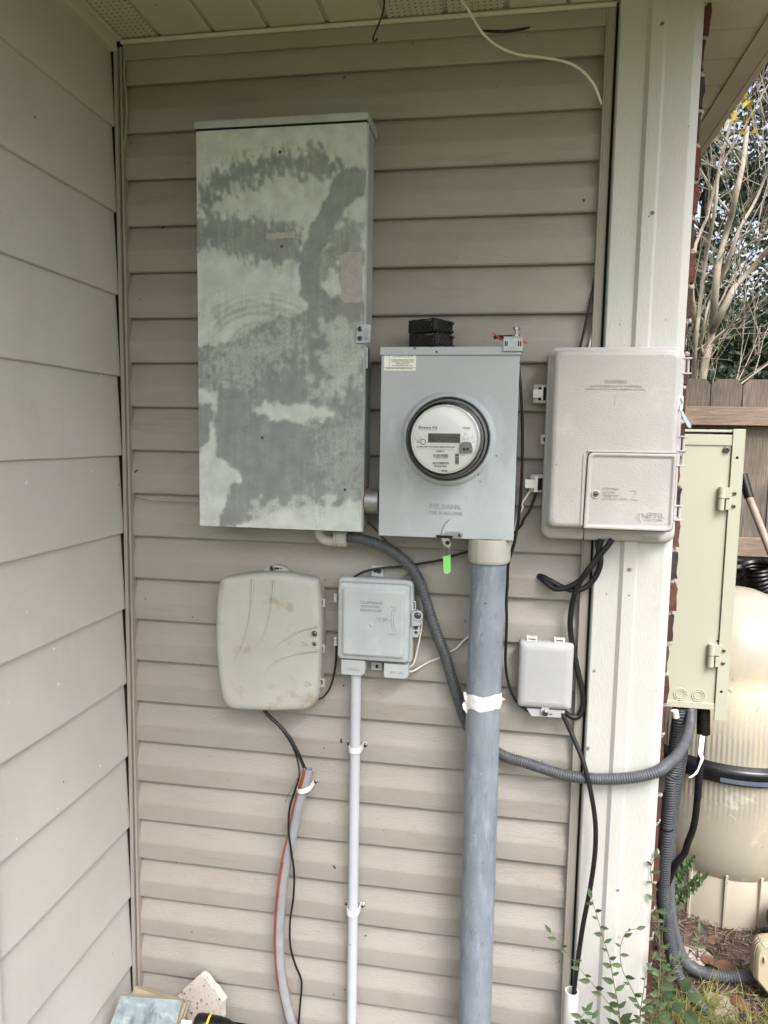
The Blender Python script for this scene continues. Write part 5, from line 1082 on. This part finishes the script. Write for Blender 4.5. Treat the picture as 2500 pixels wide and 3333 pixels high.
# ---- small box lower right
def small_box():
    t = thing('small_cable_box', 'small light grey cable box with two clips on top, right of the thick pipe', 'utility box', (.965, 0, .985))
    o = rr(.9085, 1.0235, 1.000, 1.1465, .007, 6); mb = MB(); shell(mb, o, [(.004, .002), (.004, -.014)], cap=False); obj('base', mb, m_small, t)
    mb = MB(); shell(mb, o, [(.0012, -.013), (0, -.015), (0, -.030), (.0012, -.0345), (.004, -.038), (.0085, -.0405), (.014, -.0415), (.0155, -.0418)], cap=True); cv = obj('cover', mb, m_small, t)
    pl = inset(o, .018); obj('recessed_line', MB().tube([(x, -.0417, z) for x, z in pl]+[(pl[0][0], -.0417, pl[0][1])], .00035, 4), m_lgrey, cv)
    q = [tuple(np.array(P('H', a, b, -.03))[[0, 2]]) for a, b in ((870, 1670), (1215, 1690), (1205, 1715), (1170, 1752), (912, 1738))]; bt = obj('cable_hood', MB().prism(q[::-1], -.034, -.004), m_small, t, .0015)
    c_ = P('H', 1035, 1712, -.036); obj('screw_lug', MB().prism(rr(c_.x-.0085, c_.x+.0085, c_.z-.009, c_.z+.014, .0075, 6), -.038, -.030), m_small, bt, .001); screw(bt, c_.x, -.0385, c_.z, .0048)
    a = P('H', 1087, 1730, -.036); obj('slot', MB().box(a.x-.003, a.x+.003, -.0345, -.0338, a.z-.001, a.z+.001), m_print, bt)
    for a0, a1, b in ((868, 965, 1055), (1114, 1213, 1070)):
        p, r_ = P('H', a0, b+22, -.025), P('H', a1, b-18, -.025); mb = MB(); mb.box(p.x, r_.x, -.030, -.016, p.z-.006, p.z+.001); mb.box(p.x, p.x+.004, -.030, -.016, p.z, r_.z+.002); mb.box(r_.x-.004, r_.x, -.030, -.016, p.z, r_.z+.002); mb.box(p.x+.003, r_.x-.003, -.031, -.018, r_.z-.001, r_.z+.0015); mb.box(p.x+.002, r_.x-.002, -.0285, -.018, p.z+.003, p.z+.006); obj('hinge_clip', mb, m_white, t, .0005)
small_box()
# ---- white pipe stub
def stub():
    x, z = .9+.1495, .373; t = thing('white_pipe', 'open-topped white plastic pipe standing at the foot of the side trim', 'pipe', (x, -.06, 0))
    pts = [(x-.004, -.06, -.03), (x, -.06, z)]; r_ = .0145; mb = MB(); sp_ = spline(pts, .05); mb.tube(sp_, r_, 24, cap=False); mb.tube(sp_, r_-.0025, 24, cap=False); mb.lathe((x, -.06, z), [(r_, 0), (r_-.0025, 0)], 'z', 24); obj('pipe', mb, m_white, t); obj('hollow', MB().lathe((x, -.06, z-.03), [(r_-.0025, 0), (.0001, .0)], 'z', 24), m_dark, t)
stub()

# ---- beige cabinet on the brick side
def cabinet():
    Y0, Y1 = .30, .56; X0, X1 = 1.238, 1.409; Z0, Z1 = .905, 1.598
    t = thing('side_cabinet', 'tall beige enamelled electrical cabinet on the brick side wall above the tank', 'electrical cabinet', (1.33, .4, Z0))
    mb = MB(); mb.box(X0, X1, Y0+.002, Y1, Z0, Z1); obj('body', mb, m_beige, t, .002)
    obj('edge_fold', MB().box(X0, X1+.001, Y0-.001, Y0+.003, Z1-.026, Z1), m_beige, t, .001); obj('edge_fold', MB().box(X0, X1+.001, Y0-.001, Y0+.003, Z0, Z0+.016), m_beige, t, .001)
    mb = MB(); mb.box(X1+.0005, X1+.027, Y0-.004, Y0+.0015, Z0-.026, Z1+.014); mb.box(X1+.0265, X1+.029, Y0-.004, Y1+.02, Z0-.026, Z1+.014); mb.box(X0+.03, X1+.027, Y0+.004, Y1, Z1+.006, Z1+.012); obj('front_cover', mb, m_beige, t, .001)
    for a, b in ((775, 1378), (920, 1388)):
        p = P('I', a, b, Y0-.001); mb = MB()
        for r_ in (.0155, .0105): mb.lathe((p.x, Y0+.0022, p.z), [(r_+.0016, .001), (r_+.001, -.0016), (r_-.001, -.0016), (r_-.0016, .001)], 'y', 36)
        obj('knockout', mb, m_beige, t)
    for (z, a0, b0, b1) in (('E', 1375, 1215, 1370), ('I', 1058, 980, 1160)):
        p, r_ = P(z, a0, b1, Y0-.01), P(z, a0, b0, Y0-.01); zm = (p.z+r_.z)/2; mb = MB(); xh = X1-.018
        mb.tube([(xh, Y0-.007, p.z), (xh, Y0-.007, zm-.0008)], .0078, 14); mb.tube([(xh, Y0-.007, zm+.0008), (xh, Y0-.007, r_.z)], .0078, 14); mb.box(xh, X1+.003, Y0-.012, Y0-.002, zm+.001, r_.z-.001); mb.box(xh+.010, X1+.003, Y0-.012, Y0-.002, p.z+.001, zm-.002); h = obj('hinge', mb, m_beige, t, .0008)
        for zz in (r_.z-.015, p.z+.010): screw(h, X1+.012, Y0-.0045, zz, .0035)
    p = P('E', 1418, 948, Y0); screw(t, X1-.012, Y0-.0015, Z1-.036, .0055); 
    for zz in (Z1-.055, Z0+.05): obj('hole', MB().lathe((X1+.013, Y0-.0045, zz), [(.0035, 0), (.0001, -.0001)], 'y', 14), m_dark, t)
    p = P('I', 1073, 952, Y0); obj('hole', MB().lathe((p.x, Y0+.0015, p.z), [(.003, 0), (.0001, -.0001)], 'y', 14), m_dark, t)
cabinet()

# ---- pool filter tank
TX, TY = 1.65, .99
def tank():
    t = thing('filter_tank', 'large cream fibreglass pool filter tank with a black clamp band and ribbed base', 'filter tank', (TX, TY, 0))
    c = (TX, TY, 0); Rb = .262
    def rib(prof, nr=110, amp=.0022, z0=0, z1=0, mat_=m_shell, name='shell'):
        n = 440; rs = []
        for r_, z in prof:
            k = amp if z0 <= z <= z1 else 0
            rs.append([(TX+(r_+k*(1 if (i % 4) < 2 else -1)*.5)*math.cos(2*math.pi*i/n), TY+(r_+k*(1 if (i % 4) < 2 else -1)*.5)*math.sin(2*math.pi*i/n), z) for i in range(n)])
        return obj(name, MB().rings(rs, False, False), mat_, t)
    rib([(Rb, .575), (Rb, .61), (Rb, .66), (Rb-.001, .665), (Rb-.002, .80), (Rb-.005, .802), (Rb-.009, .86), (Rb-.021, .92), (Rb-.041, .97), (Rb-.072, 1.012), (Rb-.108, 1.045), (Rb-.15, 1.068), (.07, 1.084), (.001, 1.09)], z0=.59, z1=.662, name='upper_shell')
    rib([(Rb-.035, .17), (Rb-.026, .185), (Rb-.010, .225), (Rb-.001, .29), (Rb, .36), (Rb, .445), (Rb, .45), (Rb, .50), (Rb, .525)], z0=.448, z1=.518, name='lower_shell')
    D = .053
    sr = random.Random(11)
    for k in range(26):
        a = math.radians(sr.uniform(225, 300)); z = sr.choice([sr.uniform(.70, .86), sr.uniform(.30, .42)]); L_ = sr.uniform(.01, .05); da = sr.uniform(-1, 1)*L_/Rb; dz = sr.uniform(-1, .3)*L_*.7; pts = []
        for q in range(5):
            f = q/4; zz = z+dz*f+.006*math.sin(f*3); rr_ = Rb-.0015-(max(0, zz-.80)*.12) if zz > .5 else Rb-.0002-max(0, .29-zz)*.1
            pts.append((TX+rr_*math.cos(a+da*f), TY+rr_*math.sin(a+da*f), zz))
        obj('scratch', MB().tube(pts, .0009, 4), m_base, t)
    bd = obj('clamp_band', MB().lathe(c, [(Rb-.004, .458+D), (Rb+.010, .461+D), (Rb+.018, .470+D), (Rb+.013, .485+D), (Rb+.020, .497+D), (Rb+.016, .508+D), (Rb+.012, .512+D), (Rb-.004, .524+D)], 'z', 120), m_band, t)
    a0 = math.radians(252); mb = MB(); vs = []; n = 14
    for i in range(n+1):
        a = a0+.62*i/n
        for r_, z in ((Rb+.0195, .4705+D), (Rb+.0165, .4835+D)): vs.append((TX+r_*math.cos(a), TY+r_*math.sin(a), z))
    mb.add(vs, [(2*i, 2*i+2, 2*i+3, 2*i+1) for i in range(n)]); obj('band_plate', mb, m_plate, bd)
    obj('base', MB().lathe(c, [(Rb-.024, -.03), (Rb-.026, .03), (Rb-.030, .185), (Rb-.034, .198), (Rb-.06, .205)], 'z', 90), m_base, t)
    for k in range(14):
        a = math.radians(-99+k*360/14); M = Matrix.Translation((TX, TY, 0)) @ Matrix.Rotation(a, 4, 'Z'); obj('base_rib', MB().box(Rb-.032, Rb-.017, -.004, .004, 0, .200, M=M), m_base, t, .001)
tank()
# ---- pump housing
def pump():
    t = thing('pump_housing', 'rounded tan pump housing at the right edge above the conduit end', 'pump', (1.75, .5, 0))
    mb = MB(); o = rpoly([tuple(np.array(P('J', a+30, b+42, .45))[[0, 2]]) for a, b in ((1548, 1400), (1552, 1235), (1572, 1172), (1625, 1154), (1900, 1150), (1980, 1250), (1960, 1600), (1760, 1640), (1670, 1545), (1590, 1450))], [.006, .012, .012, .012, .03, .03, .03, .02, .02, .01], 6)[::-1]
    dz = P('J', 1560, 1180, .48); 
    shell(mb, [(x, z) for x, z in o], [(.008, .51), (0, .50), (0, .47), (.002, .460), (.008, .455)]); obj('casing', mb, m_pump, t)
    mb = MB()
    for k in range(3): mb.prism([(x, z) for x, z in inset(o, -.0012)], .468+k*.01, .470+k*.01)
    obj('casing_seam', mb, m_pump, t); p = P('J', 1635, 1300, .452); obj('lug', MB().box(p.x-.003, p.x+.003, .446, .456, p.z-.006, p.z+.010), m_pump, t, .002)
    obj('motor', MB().lathe((1.80, .50, .10), [(.075, 0), (.075, .22), (.06, .24)], 'y', 30, cap1=True), m_blackp, t); obj('side_tab', MB().box(1.632, 1.648, .49, .52, .06, .085), m_pump, t, .002)
pump()
# ---- corrugated black pipes behind the tank
def corr(label, pts, r_, pitch, amp, m_):
    t = thing('corrugated_pipe', label, 'drain pipe', pts[-1], 'black corrugated pipes behind the tank'); sp_ = spline(pts, .003); L = 0; rs = []
    for i, p in enumerate(sp_):
        if i: L += (p-sp_[i-1]).length
        rs.append(r_+amp*(abs((L/pitch) % 1-.5)*4-1))
    mb = MB().tube(sp_, rs, 32, cap=False); mb.tube(sp_, [q*.93 for q in rs], 32, cap=False); obj('pipe', mb, m_, t); obj('hollow', MB().tube([sp_[30], sp_[31]], r_*.92, 24), m_dark, t)
corr('wide open-ended black corrugated drain pipe above the tank', [P('I', 1385, 340, 1.62), P('I', 1395, 450, 1.63), P('I', 1440, 580, 1.66), P('I', 1560, 720, 1.7), Vector((2.25, 1.75, .5)), Vector((2.35, 1.8, .03))], .054, .016, .0045, m_blackp)
corr('narrow dark corrugated pipe between the beige cabinet and the wide pipe', [P('I', 1225, 300, 1.72), P('I', 1222, 400, 1.72), P('I', 1240, 520, 1.74), P('I', 1240, 700, 1.76), Vector((1.9, 1.8, .03))], .032, .034, .006, m_hosed)
# ---- tool handle leaning on the fence
def tool():
    a, b, c_ = P('E', 1487, 1130, 1.55), P('E', 1530, 1285, 1.52), P('E', 1659, 1610, 1.46); d = (c_-b).normalized(); e = c_+d*((c_.z-.02)/-d.z)
    t = thing('garden_tool', 'long garden tool handle with a black grip leaning on the fence', 'garden tool', e)
    obj('grip', MB().tube(spline([a, b], .01), .0185, 16), m_blackp, t); obj('shaft', MB().tube(spline([b, e], .05), .0145, 14), mat('worn_shaft', (.32, .26, .22), .5, .15, 20), t); 
    M = Matrix.Translation(e); obj('rake_head', MB().box(-.12, .12, -.01, .01, -.01, .012, M=M), m_galv, t, .003)
tool()

# ================================================================= BOTTOM LEFT PILE
def slab(name, label, cat, corners, yt, yb, th, mats, split=None, bevel=.0012, rough=.0):
    # a slab leaning on the wall: corners are (zoom, a, b) measured on its face, the face sloping from yt at the top to yb at the ground
    zt = max(P(*c, yt).z for c in corners); pts = []
    n = Vector((0, yb-yt, 0))
    for c in corners:
        y = yt
        for _ in range(8): p = P(*c, y); y = yt+(yb-yt)*(1-p.z/zt)
        pts.append(P(*c, y))
    return pts
def leaning(name, label, cat, corners, yt, yb, th, m_, edge=None, jag=0, group=None):
    pts = slab(name, label, cat, corners, yt, yb, th, m_); fine = []
    for i in range(len(pts)):
        a, b = pts[i], pts[(i+1) % len(pts)]; k = max(1, int((b-a).length/.008)) if jag else 1
        for j in range(k):
            p = a.lerp(b, j/k)
            if jag: p = p+Vector((random.uniform(-jag, jag), 0, random.uniform(-jag, jag)))
            fine.append(p)
    nrm = (pts[1]-pts[0]).cross(pts[2]-pts[0]).normalized(); nrm = nrm if nrm.y < 0 else -nrm
    mb = MB(); back = [p-nrm*th for p in fine]; mb.rings([back, fine], True, True, 0, False)
    for i, f in enumerate(mb.f):
        if edge is not None and len(f) == 4: mb.m[i] = 1
    return tag(obj(name, mb, [m_, edge] if edge else m_, None, .0012), label, cat, group)
leaning('concrete_fragment', 'broken pitted concrete paver corner leaning on the siding', 'paver', [('L', 970, 478), ('L', 1010, 505), ('L', 1075, 590), ('L', 1130, 650), ('L', 1182, 720), ('L', 1165, 780), ('L', 1160, 880), ('L', 1150, 1010), ('L', 1150, 1500), ('L', 500, 1500), ('L', 740, 690), ('L', 900, 540)], -.035, -.12, .03, m_conc, m_concw, .0015)
def broken_face():
    c = [('L', 970, 482), ('L', 1008, 508), ('L', 1073, 592), ('L', 1128, 652), ('L', 1178, 722), ('L', 1160, 840), ('L', 1105, 745), ('L', 1000, 620), ('L', 930, 545)]; return c
leaning('tile', 'tan square tile leaning behind the blue-grey slate tile', 'tile', [('L', 388, 582), ('L', 880, 725), ('L', 740, 1150), ('L', 160, 1000)], -.100, -.20, .008, m_tan, m_tan)
leaning('tile', 'second tan tile edge peeking right of the blue-grey slate tile', 'tile', [('L', 400, 600), ('L', 850, 735), ('L', 770, 960), ('L', 690, 1200), ('L', 250, 1000)], -.112, -.215, .006, m_tan, m_tan)
leaning('slate_tile', 'blue-grey mottled slate tile leaning in the corner of the two walls', 'tile', [('L', 258, 668), ('L', 812, 708), ('L', 740, 980), ('L', 640, 1400), ('L', -20, 1350), ('L', 150, 960)], -.135, -.235, .010, m_slate, m_tan)
def drill():
    y = -.13; a, b = P('L', 930, 885, y), P('L', 1262, 905, y); zc = a.z-.008; t = thing('cordless_drill', 'black and yellow cordless power tool standing at the foot of the siding', 'power tool', (a.x+.05, y, 0))
    obj('motor_cap', MB().lathe((a.x-.002, y, zc), [(.012, 0), (.020, .004), (.0225, .012), (.0225, .034), (.0215, .036)], 'x', 28, cap0=True), m_blackp, t)
    obj('yellow_ring', MB().lathe((a.x-.002, y, zc), [(.0225, .034), (.0236, .0345), (.0236, .0385), (.0225, .039)], 'x', 28), m_yellow, t)
    obj('body', MB().lathe((a.x-.002, y, zc), [(.0215, .037), (.0215, .060), (.018, .080), (.013, .092), (.012, .098)], 'x', 24, cap1=True), m_blackp, t)
    obj('handle', MB().prism(rpoly([(a.x+.028, .05), (a.x+.058, .05), (a.x+.066, zc), (a.x+.034, zc)], .004, 3), y-.015, y+.015), m_blackp, t, .004)
    obj('yellow_panel', MB().box(a.x+.046, a.x+.062, y-.0222, y-.018, zc-.010, zc+.006), m_yellow, t, .002); obj('white_panel', MB().box(a.x+.040, a.x+.052, y-.0245, y-.020, zc-.003, zc+.009), m_label, t, .001)
    obj('battery', MB().box(a.x-.005, a.x+.085, y-.035, y+.035, 0, .052), m_blackp, t, .004)
drill()
leaning('card_scrap', 'small off-white card scrap between the tan tile and the power tool', 'card', [('L', 800, 886), ('L', 895, 895), ('L', 885, 1100), ('L', 780, 1100)], -.14, -.2, .003, m_card, m_card)

# ================================================================= PLANTS
def leaf(mb, base, d, nrm, L, W, tint, fold=.25, serr=True):
    d = d.normalized(); s = d.cross(nrm).normalized(); nrm = s.cross(d).normalized(); n = 7; mid = []; lf = []; rt_ = []
    for i in range(n+1):
        f = i/n; w_ = W*math.sin(math.pi*min(1, f**.85))*.5; 
        if serr and 0 < i < n: w_ *= 1+(.10 if i % 2 else -.06)
        c_ = base+d*L*f-nrm*L*.18*f*f; mid.append(c_); lf.append(c_+s*w_+nrm*w_*fold); rt_.append(c_-s*w_+nrm*w_*fold)
    mb.add(mid+lf+rt_, [(i, i+1, n+1+i+1, n+1+i) for i in range(n)]+[(i, 2*n+2+i, 2*n+2+i+1, i+1) for i in range(n)], 0, tint)
def weed(label, path, y0, y1, L=.023, gap=.016, r_=.0014, dens=1., name='weed', end=.08, m_=None, grp='leafy weeds at the foot of the post'):
    n = len(path); pts = [P('J', a, b, y0+(y1-y0)*i/(n-1)) for i, (a, b) in enumerate(path)]; low = pts[-1]
    if low.z > .01: pts.append(Vector((low.x+random.uniform(-.01, .01), low.y, 0)))
    sp_ = spline(pts, .006); t = thing(name, label, 'weed', (pts[-1].x, pts[-1].y, 0), grp); N = len(sp_)
    obj('stem', MB().tube(sp_, [r_*(.45+.9*i/N) for i in range(N)], 6), m_stem, t); mb = MB(); k = 0; acc = 0; side = 1
    for i in range(N-2):
        acc += (sp_[i+1]-sp_[i]).length
        if acc > gap*.74*random.uniform(.75, 1.25) and random.random() < dens:
            acc = 0; side = -side; up_ = (sp_[i]-sp_[i+1]).normalized(); sd_ = Vector((side, random.uniform(-.7, .2), 0)); d = (sd_*.8+up_*random.uniform(.2, .9)+Vector((0, -.25, 0))).normalized()
            nr = Vector((random.uniform(-.4, .4), -.8, .55)); ll = L*random.uniform(.65, 1.25)*(.7+.5*min(1, i/N*2.5)); leaf(mb, sp_[i], d, nr, ll, ll*.37, random.uniform(-.8, .8))
    leaf(mb, sp_[0], (sp_[0]-sp_[2]), Vector((0, -1, .4)), L*.9, L*.35, .3); obj('foliage', mb, m_ or m_weed, t)
weed('tallest toothed weed in front of the cream post, rising beside the black cable', [(468, 880), (500, 985), (550, 1160), (590, 1290), (618, 1450), (642, 1570), (662, 1727), (670, 1900)], -.075, -.08, .026, .020)
weed('weed leaning left across the side trim toward the siding', [(195, 1112), (270, 1205), (375, 1340), (460, 1440), (560, 1560), (655, 1690), (690, 1850)], -.09, -.09, .024, .024, .0012)
weed('middle weed with a drooping tip on the cream post', [(770, 1085), (712, 1100), (672, 1170), (660, 1260), (680, 1370), (725, 1460), (770, 1560), (796, 1640), (785, 1727), (775, 1900)], -.075, -.08, .024, .022)
weed('short weed joining the middle stem near the brick', [(880, 1290), (840, 1375), (822, 1480), (800, 1640), (790, 1900)], -.07, -.08, .020, .018)
weed('tall thin weed with a dark seed head over the brick edge', [(890, 612), (868, 672), (872, 740), (885, 860), (912, 1000), (928, 1200), (930, 1400), (905, 1600), (865, 1727), (850, 1900)], -.03, -.04, .024, .024, .0018)
weed('weed crowding the brick edge right of the tall stem', [(960, 1000), (945, 1150), (955, 1300), (945, 1450), (930, 1650), (920, 1900)], -.02, -.03, .021, .022, .0014)
weed('weed arching over the forked conduits with round leaflets', [(1195, 1110), (1185, 1190), (1120, 1250), (1050, 1330), (990, 1400), (930, 1500), (900, 1700)], .10, .03, .026, .022)
weed('low dark weed at the bottom beside the white pipe', [(430, 1640), (400, 1680), (380, 1760), (370, 1900)], -.10, -.10, .028, .008)
weed('second low dark weed at the bottom beside the white pipe', [(470, 1690), (440, 1730), (410, 1900)], -.11, -.11, .028, .008)
weed('green sprig hugging the brick edge in the grass', [(1000, 1300), (985, 1400), (990, 1550), (970, 1800)], .05, .03, .018, .016)
weed('fine leafed shoot low on the forked conduits', [(1060, 1280), (1045, 1360), (1000, 1450), (960, 1600), (940, 1800)], .08, .03, .020, .012)
# small shrub squeezed between conduits and tank
def shrub():
    c = P('J', 985, 830, .62); t = thing('small_shrub', 'small bright green shrub squeezed between the conduits and the tank', 'shrub', (c.x, .62, 0)); st = MB(); ml = MB()
    for (a, b) in ((1235, 725), (1190, 715), (1150, 605), (1100, 610), (1060, 690), (1070, 770), (1040, 850), (1080, 820), (1010, 780), (1030, 720), (1000, 860), (1060, 740)):
        tip = P('J', a, b, random.uniform(.56, .66)); root = Vector((c.x-.01, .62, 0)); m_ = root.lerp(tip, .6)+Vector((-.015, 0, .02)); sp_ = spline([root, m_, tip], .006); st.tube(sp_, .0011, 5)
        for i in range(int(len(sp_)*.62), len(sp_)):
            for s_ in (-1, 1):
                d = Vector((random.uniform(-.3, .6), random.uniform(-.5, .1), s_*random.uniform(.4, 1))); leaf(ml, sp_[i], d, Vector((.1, -.8, .5)), random.uniform(.012, .02), .010, random.uniform(-.6, .9), serr=False)
    obj('stems', st, m_stem, t); obj('foliage', ml, m_weed, t)
shrub()
# broad leaf plants
def broad(label, spots):
    c = P('J', *spots[0][:2], spots[0][2]); t = thing('broadleaf_weed', label, 'weed', (c.x, c.y, 0), 'broad leafed weeds in the grass'); st = MB(); ml = MB()
    for a, b, y, L in spots:
        p = P('J', a, b, y); root = Vector((c.x+random.uniform(-.01, .01), c.y, 0)); d = Vector((random.uniform(-.6, .6), random.uniform(-.6, -.1), random.uniform(-.2, .6))); st.tube(spline([root, root.lerp(p, .5)+Vector((0, 0, .01)), p], .01), .0012, 5); leaf(ml, p, d, Vector((0, -.8, .6)), L, L*.62, random.uniform(-.4, .5), .2, False)
    obj('stems', st, m_stem, t); obj('foliage', ml, m_weed, t)
broad('broad heart leafed weed beside the buried conduit', [(1080, 1500, .10, .04), (1050, 1600, .08, .032), (1120, 1560, .1, .035)])
broad('low broad leafed weed at the bottom of the grass', [(1100, 1640, .03, .045), (1010, 1630, .02, .035), (1140, 1690, .03, .035)])
broad('small broad leafed weed at the brick foot', [(990, 1560, .0, .03), (960, 1500, .0, .03), (930, 1660, -.02, .03)])

# grass clump
def grass():
    mb = MB()
    def blade(x, y, L, lean, tint, w_=.0016):
        a = random.uniform(0, 6.28); d = Vector((math.cos(a), math.sin(a), 0)); s = Vector((-d.y, d.x, 0)); pr = []; n = 5
        for i in range(n+1):
            f = i/n; c = Vector((x, y, -.005))+d*lean*L*f*f+Vector((0, 0, L*f*(1-.35*lean*f))); ww = w_*(1-f*.92); pr += [c-s*ww, c+s*ww]
        mb.add(pr, [(2*i, 2*i+1, 2*i+3, 2*i+2) for i in range(n)], 0, tint)
    for _ in range(8500):
        x = random.uniform(1.18, 1.75); y = random.gauss(.12, .16)
        if y < -.35 or y > .46: continue
        dens = math.exp(-max(0, x-1.50)*9)*math.exp(-max(0, y-.28)*14)*(.35+1.2*float(vnoise(x*11, y*11, 77)))
        if random.random() > dens: continue
        if x < 1.24 and y > -.02: continue
        blade(x, y, random.uniform(.03, .12), random.uniform(.3, 1.3), max(-1, min(1, random.gauss(0, .5))), random.uniform(.0009, .0022))
    for cx_, cy_, n in ((1.47, .40, 60), (1.40, .36, 90), (1.36, .28, 80), (1.62, .36, 30), (1.56, .30, 30)):
        for _ in range(n): blade(cx_+random.gauss(0, .012), cy_+random.gauss(0, .012), random.uniform(.05, .12), random.uniform(.6, 1.4), random.uniform(-.2, 1), random.uniform(.0014, .003))
    for _ in range(700): blade(random.uniform(.95, 1.3), random.uniform(-.3, -.08), random.uniform(.03, .1), random.uniform(.3, 1.2), random.uniform(-1, .6))
    tag(obj('grass', mb, m_grassb), 'patchy yellow-green grass at the foot of the brick edge', 'grass', kind='stuff')
grass()
def litter():
    mb = MB()
    for _ in range(9500):
        x = random.uniform(1.24, 2.1); y = random.uniform(.15, 1.35)
        if math.hypot(x-TX, y-TY) < .235: continue
        a = random.uniform(0, 6.28); L = random.uniform(.008, .045)*(1.6 if random.random() < .08 else 1); z = random.uniform(-.004, .012)+.02*math.exp(-((math.hypot(x-TX, y-TY)-.27)/.08)**2); k = random.uniform(-.25, .25)
        p0 = Vector((x, y, z)); p2 = p0+Vector((math.cos(a)*L, math.sin(a)*L, L*k*.6)); p1 = p0.lerp(p2, .5)+Vector((random.uniform(-.1, .1)*L, random.uniform(-.1, .1)*L, random.uniform(0, .12)*L)); mb.tube([p0, p1, p2], random.uniform(.0005, .0017), 4, tint=random.uniform(-1, 1), cap=False)
    tag(obj('mulch', mb, m_straw), 'brown mulch of straw and twigs around the tank', 'mulch', kind='stuff')
    mb = MB()
    for _ in range(260):
        x = random.uniform(1.25, 2.2); y = random.uniform(.2, 1.8)
        if math.hypot(x-TX, y-TY) < .26: continue
        a = random.uniform(0, 6.28); leaf(mb, Vector((x, y, random.uniform(.002, .015))), Vector((math.cos(a), math.sin(a), random.uniform(-.1, .3))), Vector((random.uniform(-.5, .5), random.uniform(-.5, .5), 1)), random.uniform(.012, .035), random.uniform(.008, .02), random.uniform(-1, .5), random.uniform(-.5, .8), False)
    tag(obj('leaf_litter', mb, m_dead), 'small dead leaf scraps scattered over the mulch', 'leaves', kind='stuff')
litter()
def dead(label, a, b, L, ang, tint, fold=.5):
    p = atz(*px('J', a, b), .012); mb = MB(); d = Vector((math.cos(R(ang)), math.sin(R(ang)), .15)); leaf(mb, p, d, Vector((.3, -.5, .9)), L, L*.5, tint, fold, False); leaf(mb, p+Vector((.002, 0, .003)), d+Vector((.3, .1, .2)), Vector((-.4, -.3, .9)), L*.7, L*.4, tint*.5, -fold, False)
    tag(obj('dead_leaf', mb, m_dead), label, 'dead leaf', 'large dead leaves on the mulch')
dead('large orange-brown dead leaf curled near the tank base', 1100, 1080, .06, -35, .9)
dead('pale dead leaf lying in the mulch behind the tank side conduit', 1230, 1160, .07, -10, .3, .2)
dead('crumpled reddish dead leaf left of the pale stone by the conduit', 1200, 1290, .05, -20, .4)
dead('crumpled orange dead leaf just above the pump conduit', 1290, 1330, .07, -12, .8)
dead('curled dead leaf close to the tan pump housing', 1470, 1200, .045, 60, .2)
dead('flat tan dead leaf on the soil below the pump conduit', 1400, 1560, .06, -40, -.1, .1)
def stones():
    for (a, b, sx_, lab) in ((1170, 1270, .05, 'flat pale stone beside the fork of the two conduits'), (1330, 1600, .055, 'flat grey-brown stone half buried below the pump conduit')):
        p = atz(*px('J', a, b), .0); mb = MB(); n = 14; ol = [(p.x+sx_*(1+random.uniform(-.2, .2))*math.cos(2*math.pi*i/n), p.y+sx_*.8*(1+random.uniform(-.2, .2))*math.sin(2*math.pi*i/n)) for i in range(n)]
        mb.rings([[(x, y, -.01) for x, y in ol], [(x, y, .005) for x, y in ol], [(p.x+(x-p.x)*.85, p.y+(y-p.y)*.85, .009) for x, y in ol]], False, True); tag(obj('stone', mb, m_conc if sx_ < .052 else m_tan), lab, 'stone')
stones()
